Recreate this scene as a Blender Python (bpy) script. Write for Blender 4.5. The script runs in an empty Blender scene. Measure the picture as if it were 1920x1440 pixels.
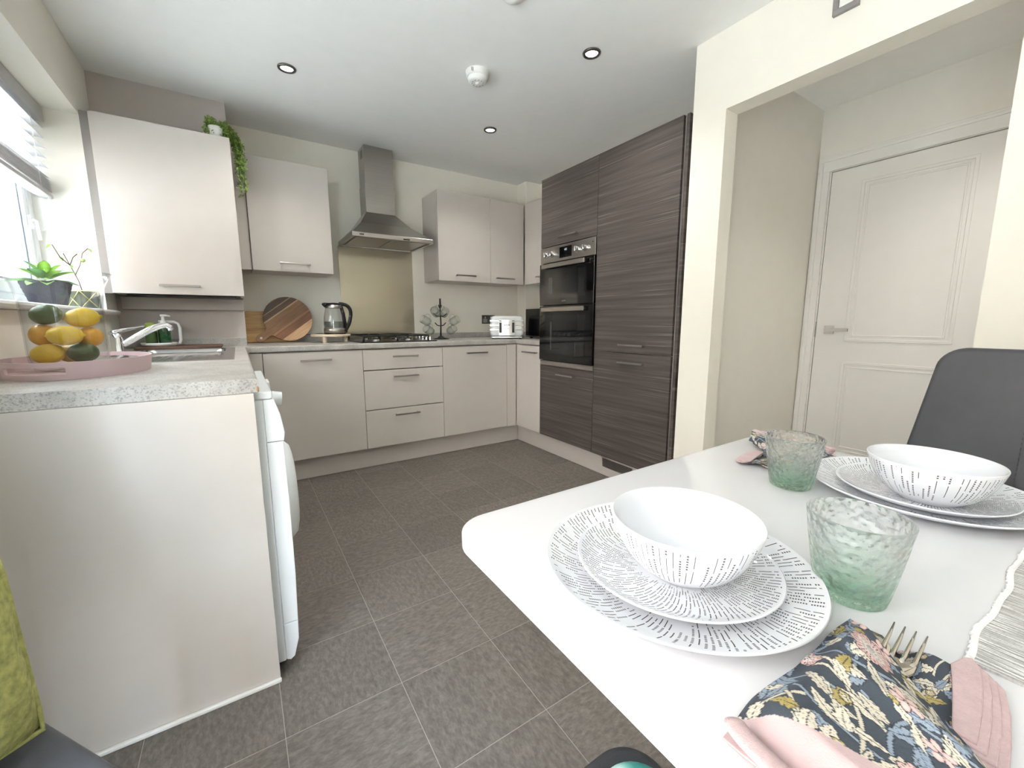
import bpy, bmesh, math, random
from mathutils import Vector, Matrix
random.seed(7)
PI = math.pi
sc = bpy.context.scene
COL = sc.collection

# ------------------------------------------------------------------ camera
cam_d = bpy.data.cameras.new('camera')
cam = bpy.data.objects.new('camera', cam_d)
COL.objects.link(cam)
CR = Vector((0.8362360, -0.5483665, -0.0019055))
CU = Vector((0.0830574, 0.1232228, 0.9888972))
CF = Vector((0.5420432, 0.8271096, -0.1485892))
CP = Vector((-0.71336, -2.98942, 1.05924))
m = Matrix.Identity(4)
for i in range(3):
    m[i][0] = CR[i]; m[i][1] = CU[i]; m[i][2] = -CF[i]; m[i][3] = CP[i]
cam.matrix_world = m
cam_d.sensor_width = 36.0
cam_d.sensor_fit = 'HORIZONTAL'
cam_d.lens = 777.4375 / 1920 * 36.0
cam_d.clip_start = 0.02
cam_d.clip_end = 200
sc.camera = cam

# ------------------------------------------------------------------ light and exposure
world = bpy.data.worlds.new('overcast_sky')
sc.world = world
world.use_nodes = True
bg = world.node_tree.nodes['Background']
bg.inputs[0].default_value = (0.78, 0.90, 1.0, 1)
bg.inputs[1].default_value = 35.0

def portal(name, loc, rot, sx, sy):
    d = bpy.data.lights.new(name, 'AREA')
    d.shape = 'RECTANGLE'; d.size = sx; d.size_y = sy
    d.cycles.is_portal = True
    o = bpy.data.objects.new(name, d); COL.objects.link(o)
    o.location = loc; o.rotation_euler = rot
    return o
# sampling portals in the window and patio door openings (they add no light)
portal('window_portal', (-1.60, -0.62, 1.60), (0, -PI/2, 0), 0.98, 1.42)
portal('patio_portal', (-1.60, -2.93, 1.04), (0, -PI/2, 0), 2.1, 1.74)

vs = sc.view_settings
vs.view_transform = 'Standard'
vs.look = 'None'
vs.gamma = 1.0
vs.use_curve_mapping = False
vs.exposure = 0.1
cy = sc.cycles
cy.max_bounces = 14
cy.diffuse_bounces = 6
cy.glossy_bounces = 5
cy.transmission_bounces = 12
cy.transparent_max_bounces = 16
cy.caustics_reflective = False
cy.sample_clamp_indirect = 30.0
cy.blur_glossy = 0.5

# ------------------------------------------------------------------ materials
def lin(c):
    out = []
    for v in c[:3]:
        v = v / 255.0
        out.append(v / 12.92 if v <= 0.04045 else ((v + 0.055) / 1.055) ** 2.4)
    return tuple(out)

MATS = {}
def nmat(name):
    mt = bpy.data.materials.new(name); mt.use_nodes = True
    nt = mt.node_tree; nt.nodes.clear()
    out = nt.nodes.new('ShaderNodeOutputMaterial')
    MATS[name] = mt
    return mt, nt, out
def N(nt, kind, **kw):
    n = nt.nodes.new(kind)
    for k, v in kw.items():
        if k == 'inp':
            for i, val in v.items(): n.inputs[i].default_value = val
        else: setattr(n, k, v)
    return n
def LK(nt, a, ao, b, bi): nt.links.new(a.outputs[ao], b.inputs[bi])
def ramp(nt, stops):
    r = N(nt, 'ShaderNodeValToRGB')
    e = r.color_ramp.elements
    while len(e) < len(stops): e.new(0.5)
    for k, (p, c) in enumerate(stops):
        e[k].position = p; e[k].color = (*c, 1) if len(c) == 3 else c
    return r
def sc3(c, k): return tuple(min(1.0, v * k) for v in c)

def pm(name, rgb, rough=0.5, metal=0.0, var=0.04, scale=(12, 12, 12), bump=0.0, bscale=60, spec=0.5, detail=3, coat=0.0, trans=0.0, ior=1.45, aniso=0.0):
    """Principled surface whose colour is broken up by stretched noise."""
    if name in MATS: return MATS[name]
    mt, nt, out = nmat(name)
    b = N(nt, 'ShaderNodeBsdfPrincipled')
    c = lin(rgb)
    tc = N(nt, 'ShaderNodeTexCoord'); mp = N(nt, 'ShaderNodeMapping')
    mp.inputs['Scale'].default_value = scale if isinstance(scale, tuple) else (scale,) * 3
    ns = N(nt, 'ShaderNodeTexNoise'); ns.inputs['Scale'].default_value = 1.0; ns.inputs['Detail'].default_value = detail
    LK(nt, tc, 'Object', mp, 0); LK(nt, mp, 0, ns, 'Vector')
    r = ramp(nt, [(0.3, sc3(c, 1 - var)), (0.7, sc3(c, 1 + var))])
    LK(nt, ns, 'Fac', r, 0); LK(nt, r, 0, b, 'Base Color')
    b.inputs['Roughness'].default_value = rough
    b.inputs['Metallic'].default_value = metal
    b.inputs['Specular IOR Level'].default_value = spec
    b.inputs['IOR'].default_value = ior
    b.inputs['Coat Weight'].default_value = coat
    b.inputs['Transmission Weight'].default_value = trans
    if aniso: b.inputs['Anisotropic'].default_value = aniso
    if bump:
        n2 = N(nt, 'ShaderNodeTexNoise'); n2.inputs['Scale'].default_value = bscale; n2.inputs['Detail'].default_value = 4
        LK(nt, tc, 'Object', n2, 'Vector')
        bp_ = N(nt, 'ShaderNodeBump'); bp_.inputs['Strength'].default_value = bump; bp_.inputs['Distance'].default_value = 0.002
        LK(nt, n2, 'Fac', bp_, 'Height'); LK(nt, bp_, 0, b, 'Normal')
    LK(nt, b, 0, out, 0)
    return mt

def emis(name, rgb, strength):
    mt, nt, out = nmat(name)
    e = N(nt, 'ShaderNodeEmission'); e.inputs[0].default_value = (*lin(rgb), 1); e.inputs[1].default_value = strength
    LK(nt, e, 0, out, 0); return mt

def thin_glass(name, tint=(255, 255, 255), gloss=0.08, rough=0.0, bump=0.0, bscale=40, fres=1.45, edge=0.0):
    """Thin glass: light passes straight through, with fresnel reflections."""
    mt, nt, out = nmat(name)
    t = N(nt, 'ShaderNodeBsdfTransparent'); t.inputs[0].default_value = (*lin(tint), 1)
    g = N(nt, 'ShaderNodeBsdfGlossy'); g.inputs['Roughness'].default_value = rough
    ge = N(nt, 'ShaderNodeNewGeometry'); dt = N(nt, 'ShaderNodeVectorMath', operation='DOT_PRODUCT')
    LK(nt, ge, 'Incoming', dt, 0); LK(nt, ge, 'Normal', dt, 1)
    def mth(op, x, y):
        n = N(nt, 'ShaderNodeMath', operation=op)
        for i, s in enumerate((x, y)):
            if s is None: continue
            if isinstance(s, (int, float)): n.inputs[i].default_value = s
            else: nt.links.new(s, n.inputs[i])
        return n.outputs[0]
    fac = mth('POWER', mth('SUBTRACT', 1.0, mth('ABSOLUTE', dt.outputs['Value'], None)), 5.0)
    fac = mth('MINIMUM', mth('ADD', mth('MULTIPLY', fac, 0.8), gloss), 1.0)
    mx = N(nt, 'ShaderNodeMixShader')
    nt.links.new(fac, mx.inputs[0]); LK(nt, t, 0, mx, 1); LK(nt, g, 0, mx, 2); LK(nt, mx, 0, out, 0)
    if edge:
        lw = N(nt, 'ShaderNodeLayerWeight'); lw.inputs[0].default_value = 0.35
        cm = N(nt, 'ShaderNodeMix', data_type='RGBA')
        cm.inputs[6].default_value = (*lin(tint), 1); cm.inputs[7].default_value = (*[v * (1 - edge) for v in lin(tint)], 1)
        LK(nt, lw, 'Facing', cm, 0); LK(nt, cm, 2, t, 0)
    if bump:
        tc = N(nt, 'ShaderNodeTexCoord'); v = N(nt, 'ShaderNodeTexVoronoi'); v.inputs['Scale'].default_value = bscale
        LK(nt, tc, 'Object', v, 'Vector')
        b = N(nt, 'ShaderNodeBump'); b.inputs['Strength'].default_value = bump; b.inputs['Distance'].default_value = 0.002
        LK(nt, v, 'Distance', b, 'Height'); LK(nt, b, 0, g, 'Normal'); LK(nt, b, 0, dt, 1)
    return mt

def real_glass(name, tint, rough=0.0, bump=0.0, bscale=40, ior=1.45, clear=0.3, base_tint=None, zr=(0.0, 0.05)):
    """Refracting glass; base_tint colours the thick foot, fading out over the object heights zr."""
    mt, nt, out = nmat(name)
    g = N(nt, 'ShaderNodeBsdfGlass'); g.inputs['Color'].default_value = (*lin(tint), 1)
    g.inputs['Roughness'].default_value = rough; g.inputs['IOR'].default_value = ior
    t = N(nt, 'ShaderNodeBsdfTransparent'); t.inputs[0].default_value = (*lin(tint), 1)
    mx = N(nt, 'ShaderNodeMixShader'); mx.inputs[0].default_value = clear
    LK(nt, g, 0, mx, 1); LK(nt, t, 0, mx, 2); LK(nt, mx, 0, out, 0)
    if base_tint:
        tc0 = N(nt, 'ShaderNodeTexCoord'); s0_ = N(nt, 'ShaderNodeSeparateXYZ'); LK(nt, tc0, 'Object', s0_, 0)
        mr = N(nt, 'ShaderNodeMapRange'); mr.inputs['From Min'].default_value = zr[0]; mr.inputs['From Max'].default_value = zr[1]; LK(nt, s0_, 'Z', mr, 0)
        cmx = N(nt, 'ShaderNodeMix', data_type='RGBA'); cmx.inputs[6].default_value = (*lin(base_tint), 1); cmx.inputs[7].default_value = (*lin(tint), 1)
        LK(nt, mr, 0, cmx, 0); LK(nt, cmx, 2, g, 'Color'); LK(nt, cmx, 2, t, 0)
    if bump:
        tc = N(nt, 'ShaderNodeTexCoord'); v = N(nt, 'ShaderNodeTexVoronoi'); v.inputs['Scale'].default_value = bscale
        v.feature = 'SMOOTH_F1'
        LK(nt, tc, 'Object', v, 'Vector')
        b = N(nt, 'ShaderNodeBump'); b.inputs['Strength'].default_value = bump; b.inputs['Distance'].default_value = 0.004
        LK(nt, v, 'Distance', b, 'Height'); LK(nt, b, 0, g, 'Normal')
    return mt

M_wall = pm('cream_paint', (241, 237, 226), 0.85, var=0.012, scale=(9, 9, 9), bump=0.05, bscale=250)
M_boxing = pm('taupe_paint', (196, 188, 183), 0.85, var=0.012, bump=0.05, bscale=250)
M_ceil = pm('white_ceiling_paint', (247, 247, 245), 0.9, var=0.01, bump=0.05, bscale=250)
M_hall = pm('hall_paint', (236, 233, 225), 0.85, var=0.012, bump=0.05, bscale=250)
M_gloss_white = pm('white_gloss_paint', (236, 235, 232), 0.35, var=0.01)
M_upvc = pm('white_upvc', (240, 242, 245), 0.3, var=0.01)
M_upvc_grey = pm('grey_glazing_gasket', (120, 130, 145), 0.4, var=0.03)
M_cab = pm('taupe_matt_laminate', (204, 197, 191), 0.42, var=0.012, spec=0.4)
M_cab_in = pm('taupe_carcass', (190, 183, 178), 0.5, var=0.012)
M_plinth = pm('taupe_plinth', (200, 193, 188), 0.45, var=0.012)
M_steel = pm('brushed_steel', (178, 174, 168), 0.28, 1.0, var=0.05, scale=(3, 3, 160), aniso=0.5)
M_steel_h = pm('brushed_steel_horizontal', (176, 172, 168), 0.3, 1.0, var=0.05, scale=(3, 3, 160))
M_splash = pm('splashback_steel', (176, 168, 152), 0.26, 1.0, var=0.03, scale=(3, 3, 300), aniso=0.85)
M_handle = pm('satin_nickel', (170, 166, 162), 0.3, 1.0, var=0.03)
M_chrome = pm('chrome', (226, 226, 228), 0.06, 1.0, var=0.01)
M_sink = pm('sink_steel', (205, 205, 206), 0.2, 1.0, var=0.03, scale=(4, 120, 4))
M_black = pm('black_plastic', (26, 26, 28), 0.35, var=0.05)
M_blackiron = pm('black_iron', (20, 20, 21), 0.5, var=0.1)
M_blackglass = pm('black_oven_glass', (12, 12, 14), 0.06, var=0.05, spec=0.6)
M_dkglass = pm('dark_tinted_window', (30, 31, 34), 0.04, var=0.05, spec=0.7)
M_white = pm('white_enamel', (238, 242, 245), 0.3, var=0.008)
M_whiteplastic = pm('white_plastic', (238, 238, 234), 0.4, var=0.01)
M_greyplastic = pm('grey_plastic', (150, 148, 146), 0.45, var=0.02)
M_table = pm('white_gloss_tabletop', (216, 216, 219), 0.09, var=0.008, spec=0.5)
M_seat = pm('charcoal_faux_leather', (70, 71, 76), 0.48, var=0.04, scale=(30, 30, 30), bump=0.12, bscale=350, spec=0.4)
M_stitch = pm('grey_stitching', (60, 60, 66), 0.7)
M_leg = pm('dark_metal_leg', (40, 40, 42), 0.4, 0.6)
M_porc = pm('white_porcelain', (224, 226, 231), 0.05, var=0.006, spec=0.5)
M_pane = thin_glass('window_pane', (250, 252, 255), gloss=0.04)
M_lamp = emis('lamp_glow', (255, 250, 240), 14)
M_grout = pm('floor_joint', (158, 153, 146), 0.7, var=0.03)
M_outside = pm('outdoor_paving', (216, 213, 206), 0.9, var=0.1, scale=(2, 2, 2))

def wood_dark():
    mt, nt, out = nmat('grey_brown_wood_grain')
    b = N(nt, 'ShaderNodeBsdfPrincipled')
    tc = N(nt, 'ShaderNodeTexCoord')
    def noise(scale, det, dist=0.0):
        mp = N(nt, 'ShaderNodeMapping'); mp.inputs['Scale'].default_value = scale
        n = N(nt, 'ShaderNodeTexNoise'); n.inputs['Scale'].default_value = 1; n.inputs['Detail'].default_value = det; n.inputs['Distortion'].default_value = dist
        LK(nt, tc, 'Object', mp, 0); LK(nt, mp, 0, n, 'Vector'); return n
    a = noise((1.1, 1.1, 46), 6, 0.15)
    r1 = ramp(nt, [(0.30, lin((68, 61, 58))), (0.5, lin((81, 74, 71))), (0.72, lin((96, 88, 84)))])
    LK(nt, a, 'Fac', r1, 0)
    f = noise((1.6, 1.6, 230), 3, 0.1)
    r2 = ramp(nt, [(0.585, (0, 0, 0)), (0.655, (1, 1, 1))])
    LK(nt, f, 'Fac', r2, 0)
    mk = noise((1.0, 1.0, 16), 2)
    r3 = ramp(nt, [(0.46, (0, 0, 0)), (0.58, (0.62, 0.62, 0.62))])
    LK(nt, mk, 'Fac', r3, 0)
    mu = N(nt, 'ShaderNodeMath', operation='MULTIPLY'); LK(nt, r2, 0, mu, 0); LK(nt, r3, 0, mu, 1)
    mx = N(nt, 'ShaderNodeMix', data_type='RGBA'); mx.inputs[7].default_value = (*lin((138, 129, 123)), 1)
    LK(nt, mu, 0, mx, 0); LK(nt, r1, 0, mx, 6); LK(nt, mx, 2, b, 'Base Color')
    b.inputs['Roughness'].default_value = 0.5
    b.inputs['Specular IOR Level'].default_value = 0.35
    bm_ = N(nt, 'ShaderNodeBump'); bm_.inputs['Strength'].default_value = 0.25; bm_.inputs['Distance'].default_value = 0.001
    LK(nt, f, 'Fac', bm_, 'Height'); LK(nt, bm_, 0, b, 'Normal')
    LK(nt, b, 0, out, 0); return mt
M_wood_dark = wood_dark()

def worktop_mat():
    mt, nt, out = nmat('speckled_grey_worktop')
    b = N(nt, 'ShaderNodeBsdfPrincipled'); tc = N(nt, 'ShaderNodeTexCoord')
    n1 = N(nt, 'ShaderNodeTexNoise'); n1.inputs['Scale'].default_value = 9; n1.inputs['Detail'].default_value = 8; n1.inputs['Roughness'].default_value = 0.7
    n2 = N(nt, 'ShaderNodeTexNoise'); n2.inputs['Scale'].default_value = 240; n2.inputs['Detail'].default_value = 4
    LK(nt, tc, 'Object', n1, 'Vector'); LK(nt, tc, 'Object', n2, 'Vector')
    r1 = ramp(nt, [(0.32, lin((164, 161, 157))), (0.68, lin((200, 197, 192)))])
    r2 = ramp(nt, [(0.34, lin((150, 147, 143))), (0.5, (1, 1, 1)), (0.62, (1, 1, 1))])
    LK(nt, n1, 'Fac', r1, 0); LK(nt, n2, 'Fac', r2, 0)
    mx = N(nt, 'ShaderNodeMix', data_type='RGBA', blend_type='MULTIPLY'); mx.inputs[0].default_value = 0.55
    LK(nt, r1, 0, mx, 6); LK(nt, r2, 0, mx, 7); LK(nt, mx, 2, b, 'Base Color')
    b.inputs['Roughness'].default_value = 0.38
    LK(nt, b, 0, out, 0); return mt
M_worktop = worktop_mat()

def tile_mat():
    mt, nt, out = nmat('grey_slate_vinyl_tile')
    b = N(nt, 'ShaderNodeBsdfPrincipled'); tc = N(nt, 'ShaderNodeTexCoord'); oi = N(nt, 'ShaderNodeObjectInfo')
    mp = N(nt, 'ShaderNodeMapping'); mp.inputs['Scale'].default_value = (90, 38, 10)
    vm = N(nt, 'ShaderNodeVectorMath', operation='ADD')
    cb = N(nt, 'ShaderNodeCombineXYZ')
    ml = N(nt, 'ShaderNodeMath', operation='MULTIPLY'); ml.inputs[1].default_value = 40
    LK(nt, oi, 'Random', ml, 0); LK(nt, ml, 0, cb, 2)
    LK(nt, tc, 'Object', vm, 0); LK(nt, cb, 0, vm, 1); LK(nt, vm, 0, mp, 0)
    n1 = N(nt, 'ShaderNodeTexNoise'); n1.inputs['Scale'].default_value = 1; n1.inputs['Detail'].default_value = 9; n1.inputs['Roughness'].default_value = 0.7; n1.inputs['Distortion'].default_value = 0.25
    LK(nt, mp, 0, n1, 'Vector')
    r1 = ramp(nt, [(0.28, lin((86, 80, 75))), (0.5, lin((110, 104, 98))), (0.74, lin((136, 130, 123)))])
    LK(nt, n1, 'Fac', r1, 0)
    # whole-tile shade
    hs = N(nt, 'ShaderNodeHueSaturation')
    mr = N(nt, 'ShaderNodeMapRange'); mr.inputs['To Min'].default_value = 0.9; mr.inputs['To Max'].default_value = 1.08
    LK(nt, oi, 'Random', mr, 0); LK(nt, mr, 0, hs, 'Value'); LK(nt, r1, 0, hs, 'Color'); LK(nt, hs, 0, b, 'Base Color')
    b.inputs['Roughness'].default_value = 0.5
    b.inputs['Specular IOR Level'].default_value = 0.4
    bm_ = N(nt, 'ShaderNodeBump'); bm_.inputs['Strength'].default_value = 0.25; bm_.inputs['Distance'].default_value = 0.002
    LK(nt, n1, 'Fac', bm_, 'Height'); LK(nt, bm_, 0, b, 'Normal')
    LK(nt, b, 0, out, 0); return mt
M_tile = tile_mat()

def brick_mat():
    mt, nt, out = nmat('orange_brickwork')
    b = N(nt, 'ShaderNodeBsdfPrincipled'); tc = N(nt, 'ShaderNodeTexCoord')
    sp = N(nt, 'ShaderNodeSeparateXYZ'); cb = N(nt, 'ShaderNodeCombineXYZ')
    LK(nt, tc, 'Object', sp, 0); LK(nt, sp, 'Y', cb, 0); LK(nt, sp, 'Z', cb, 1)
    br = N(nt, 'ShaderNodeTexBrick'); br.inputs['Scale'].default_value = 1
    br.inputs['Color1'].default_value = (*lin((176, 156, 142)), 1); br.inputs['Color2'].default_value = (*lin((162, 140, 124)), 1)
    br.inputs['Mortar'].default_value = (*lin((192, 182, 168)), 1)
    br.inputs['Brick Width'].default_value = 0.225; br.inputs['Row Height'].default_value = 0.075; br.inputs['Mortar Size'].default_value = 0.01
    LK(nt, cb, 0, br, 'Vector'); LK(nt, br, 0, b, 'Base Color'); b.inputs['Roughness'].default_value = 0.9
    LK(nt, b, 0, out, 0); return mt
M_brick = brick_mat()

def stroke_mat(name, columns, v0, v1, rows, swirl=0.0, dens=0.85, lw=0.11, dw=0.2, dots=7, base=(224, 226, 231), ink=(92, 88, 90)):
    """White glaze printed with fine radial strokes and rows of dots (UV: u round the axis, v along the profile)."""
    mt, nt, out = nmat(name)
    b = N(nt, 'ShaderNodeBsdfPrincipled')
    uv = N(nt, 'ShaderNodeUVMap'); sp = N(nt, 'ShaderNodeSeparateXYZ'); LK(nt, uv, 0, sp, 0)
    def mth(op, a, b_=None, c=None, clamp=False):
        n = N(nt, 'ShaderNodeMath', operation=op); n.use_clamp = clamp
        for i, s in enumerate((a, b_, c)):
            if s is None: continue
            if isinstance(s, (int, float)): n.inputs[i].default_value = s
            else: nt.links.new(s, n.inputs[i])
        return n.outputs[0]
    U, V = sp.outputs[0], sp.outputs[1]
    u2 = mth('MULTIPLY', mth('ADD', U, mth('MULTIPLY', mth('MULTIPLY', V, V), swirl)), float(columns))
    cid = mth('FLOOR', u2); fu = mth('ABSOLUTE', mth('SUBTRACT', mth('FRACT', u2), 0.5))
    w1 = N(nt, 'ShaderNodeTexWhiteNoise', noise_dimensions='1D'); nt.links.new(cid, w1.inputs['W'])
    seg = mth('ADD', mth('MULTIPLY', V, float(rows)), mth('MULTIPLY', w1.outputs[0], 7.0))
    sid = mth('FLOOR', seg); fs = mth('FRACT', seg)
    cb = N(nt, 'ShaderNodeCombineXYZ'); nt.links.new(cid, cb.inputs[0]); nt.links.new(sid, cb.inputs[1])
    w2 = N(nt, 'ShaderNodeTexWhiteNoise', noise_dimensions='2D'); nt.links.new(cb.outputs[0], w2.inputs['Vector'])
    typ = w2.outputs[0]
    inside = mth('LESS_THAN', fs, 0.86)
    line = mth('MULTIPLY', mth('MULTIPLY', mth('LESS_THAN', fu, lw), mth('LESS_THAN', typ, dens * 0.55)), inside)
    dotm = mth('LESS_THAN', mth('FRACT', mth('MULTIPLY', fs, float(dots))), 0.62)
    isdot = mth('MULTIPLY', mth('GREATER_THAN', typ, dens * 0.55), mth('LESS_THAN', typ, dens))
    dash = mth('MULTIPLY', mth('MULTIPLY', mth('MULTIPLY', mth('LESS_THAN', fu, dw), isdot), dotm), inside)
    rng = mth('MULTIPLY', mth('GREATER_THAN', V, mth('ADD', v0, mth('MULTIPLY', w1.outputs[0], 0.10))),
              mth('LESS_THAN', V, mth('SUBTRACT', v1, mth('MULTIPLY', w1.outputs[0], 0.012))))
    mask = mth('MULTIPLY', mth('MAXIMUM', line, dash), rng)
    mx = N(nt, 'ShaderNodeMix', data_type='RGBA')
    mx.inputs[6].default_value = (*lin(base), 1); mx.inputs[7].default_value = (*lin(ink), 1)
    nt.links.new(mask, mx.inputs[0]); LK(nt, mx, 2, b, 'Base Color')
    b.inputs['Roughness'].default_value = 0.06
    LK(nt, b, 0, out, 0); return mt
M_dinner = stroke_mat('printed_dinner_glaze', 138, 0.60, 0.975, 9, swirl=0.03, dens=0.8)
M_side = stroke_mat('printed_side_glaze', 112, 0.36, 0.975, 8, swirl=0.05, dens=0.9)
M_bowlprint = stroke_mat('printed_bowl_glaze', 74, 0.30, 0.95, 3.0, swirl=0.0, dens=0.85, lw=0.07, dw=0.16, dots=8)

# ------------------------------------------------------------------ mesh helpers
PW = {}
def new_root(name, loc=(0, 0, 0)):
    o = bpy.data.objects.new(name, None); COL.objects.link(o)
    o.empty_display_size = 0.05; o.location = loc
    PW[o.name] = Vector(loc); return o
def tag(o, label=None, cat=None, group=None, kind=None):
    if label: o['label'] = label
    if cat: o['category'] = cat
    if group: o['group'] = group
    if kind: o['kind'] = kind
    return o
def thing(name, label, cat, loc=(0, 0, 0), group=None):
    return tag(new_root(name, loc), label, cat, group)
def obj(name, bm, mat, parent=None, smooth=False, base=False, angle=None):
    """Link a bmesh (built in world or in its thing's frame) as one mesh object."""
    vs_ = [v.co for v in bm.verts]
    lo = Vector([min(v[i] for v in vs_) for i in range(3)]); hi = Vector([max(v[i] for v in vs_) for i in range(3)])
    c = (lo + hi) / 2
    if base or parent is None: c.z = lo.z
    for v in bm.verts: v.co -= c
    me = bpy.data.meshes.new(name); bm.to_mesh(me); bm.free()
    for mt in (mat if isinstance(mat, (list, tuple)) else [mat]): me.materials.append(mt)
    if smooth:
        me.polygons.foreach_set('use_smooth', [True] * len(me.polygons))
    if angle is not None:
        me.polygons.foreach_set('use_smooth', [True] * len(me.polygons))
        me.set_sharp_from_angle(angle=math.radians(angle))
    o = bpy.data.objects.new(name, me); COL.objects.link(o)
    if parent is not None:
        o.parent = parent; o.location = c - PW[parent.name]
        PW[o.name] = c
    else:
        o.location = c; PW[o.name] = c
    return o
def BM(): return bmesh.new()
def box(bm, x0, x1, y0, y1, z0, z1, bev=0.0, seg=2):
    if x0 > x1: x0, x1 = x1, x0
    if y0 > y1: y0, y1 = y1, y0
    if z0 > z1: z0, z1 = z1, z0
    t = bmesh.new()
    bmesh.ops.create_cube(t, size=1.0)
    for v in t.verts:
        v.co = Vector((x0 + (v.co.x + .5) * (x1 - x0), y0 + (v.co.y + .5) * (y1 - y0), z0 + (v.co.z + .5) * (z1 - z0)))
    if bev > 0:
        bmesh.ops.bevel(t, geom=list(t.edges), offset=bev, segments=seg, profile=0.5, affect='EDGES', clamp_overlap=True)
    return merge(bm, t)
def merge(bm, t, mtx=None):
    mp = {}
    uvs = t.loops.layers.uv.active; uvd = None
    if uvs is not None: uvd = bm.loops.layers.uv.active or bm.loops.layers.uv.new('UVMap')
    for v in t.verts: mp[v] = bm.verts.new(mtx @ v.co if mtx else v.co)
    for f in t.faces:
        try: nf = bm.faces.new([mp[v] for v in f.verts])
        except ValueError: continue
        nf.material_index = f.material_index; nf.smooth = f.smooth
        if uvd is not None:
            for a, b in zip(f.loops, nf.loops): b[uvd].uv = a[uvs].uv
    t.free(); return bm
def B(*a, **k): return box(BM(), *a, **k)
def cyl(bm, p0, p1, r0, r1=None, seg=20, cap=True):
    p0, p1 = Vector(p0), Vector(p1); r1 = r0 if r1 is None else r1
    t = bmesh.new()
    bmesh.ops.create_cone(t, cap_ends=cap, segments=seg, radius1=r0, radius2=r1, depth=(p1 - p0).length)
    q = (p1 - p0).normalized().to_track_quat('Z', 'Y').to_matrix().to_4x4()
    return merge(bm, t, Matrix.Translation((p0 + p1) / 2) @ q)
def lathe(bm, prof, cx=0, cy_=0, cz=0, seg=48, uv=False, closed=False):
    """Surface of revolution of (r, z) points; uv gives u round the axis and v along the profile."""
    rings = []
    for r, z in prof:
        if r < 1e-6: rings.append([bm.verts.new((cx, cy_, cz + z))])
        else: rings.append([bm.verts.new((cx + r * math.cos(2 * PI * k / seg), cy_ + r * math.sin(2 * PI * k / seg), cz + z)) for k in range(seg)])
    lay = (bm.loops.layers.uv.active or bm.loops.layers.uv.new('UVMap')) if uv else None
    vv = [i / (len(prof) - 1) for i in range(len(prof))]
    if uv == 'len':
        d = [0.0]
        for a, b in zip(prof, prof[1:]): d.append(d[-1] + math.hypot(b[0] - a[0], b[1] - a[1]))
        vv = [x / d[-1] for x in d]
    n = len(prof)
    for i in range(n if closed else n - 1):
        a, b = rings[i], rings[(i + 1) % n]
        for k in range(seg):
            k2 = (k + 1) % seg
            if len(a) == 1 and len(b) == 1: continue
            if len(a) == 1: f = bm.faces.new((a[0], b[k2], b[k])); q = [(k + .5, i), (k + 1, i + 1), (k, i + 1)]
            elif len(b) == 1: f = bm.faces.new((a[k], a[k2], b[0])); q = [(k, i), (k + 1, i), (k + .5, i + 1)]
            else: f = bm.faces.new((a[k], a[k2], b[k2], b[k])); q = [(k, i), (k + 1, i), (k + 1, i + 1), (k, i + 1)]
            f.smooth = True
            if lay is not None:
                for l, (uu, ii) in zip(f.loops, q): l[lay].uv = (uu / seg, vv[min(ii, n - 1)])
    return bm
def tube(bm, pts, r, seg=10, cap=True, flat=None):
    """Round (or flattened) tube along a polyline; r may be a list."""
    pts = [Vector(p) for p in pts]; n = len(pts)
    rr = r if isinstance(r, (list, tuple)) else [r] * n
    up = Vector((0, 0, 1)); rings = []
    prev = None
    for i, p in enumerate(pts):
        d = (pts[min(i + 1, n - 1)] - pts[max(i - 1, 0)]).normalized()
        if prev is None:
            a = d.cross(up)
            if a.length < 1e-3: a = d.cross(Vector((1, 0, 0)))
            a.normalize()
        else:
            a = (prev - d * prev.dot(d))
            if a.length < 1e-5: a = d.cross(up)
            a.normalize()
        prev = a; b = d.cross(a)
        k2 = flat if flat else 1.0
        rings.append([bm.verts.new(p + rr[i] * (a * math.cos(2 * PI * k / seg) + b * k2 * math.sin(2 * PI * k / seg))) for k in range(seg)])
    for i in range(n - 1):
        for k in range(seg):
            f = bm.faces.new((rings[i][k], rings[i][(k + 1) % seg], rings[i + 1][(k + 1) % seg], rings[i + 1][k])); f.smooth = True
    if cap:
        bm.faces.new(rings[0][::-1]); bm.faces.new(rings[-1])
    return bm
def prism(bm, pts, z0, z1, bev=0.0, seg=2, axis='z'):
    """Extrude a polygon; axis names the extrusion direction."""
    t = bmesh.new()
    def P3(p, h):
        if axis == 'z': return (p[0], p[1], h)
        if axis == 'y': return (p[0], h, p[1])
        return (h, p[0], p[1])
    lo = [t.verts.new(P3(p, z0)) for p in pts]; hi = [t.verts.new(P3(p, z1)) for p in pts]
    n = len(pts)
    f0 = t.faces.new(lo); f1 = t.faces.new(hi)
    for k in range(n): t.faces.new((lo[k], lo[(k + 1) % n], hi[(k + 1) % n], hi[k]))
    bmesh.ops.recalc_face_normals(t, faces=t.faces)
    if bev > 0:
        ed = list(set(list(f0.edges) + list(f1.edges)))
        bmesh.ops.bevel(t, geom=ed, offset=bev, segments=seg, profile=0.5, affect='EDGES', clamp_overlap=True)
    return merge(bm, t)
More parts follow.
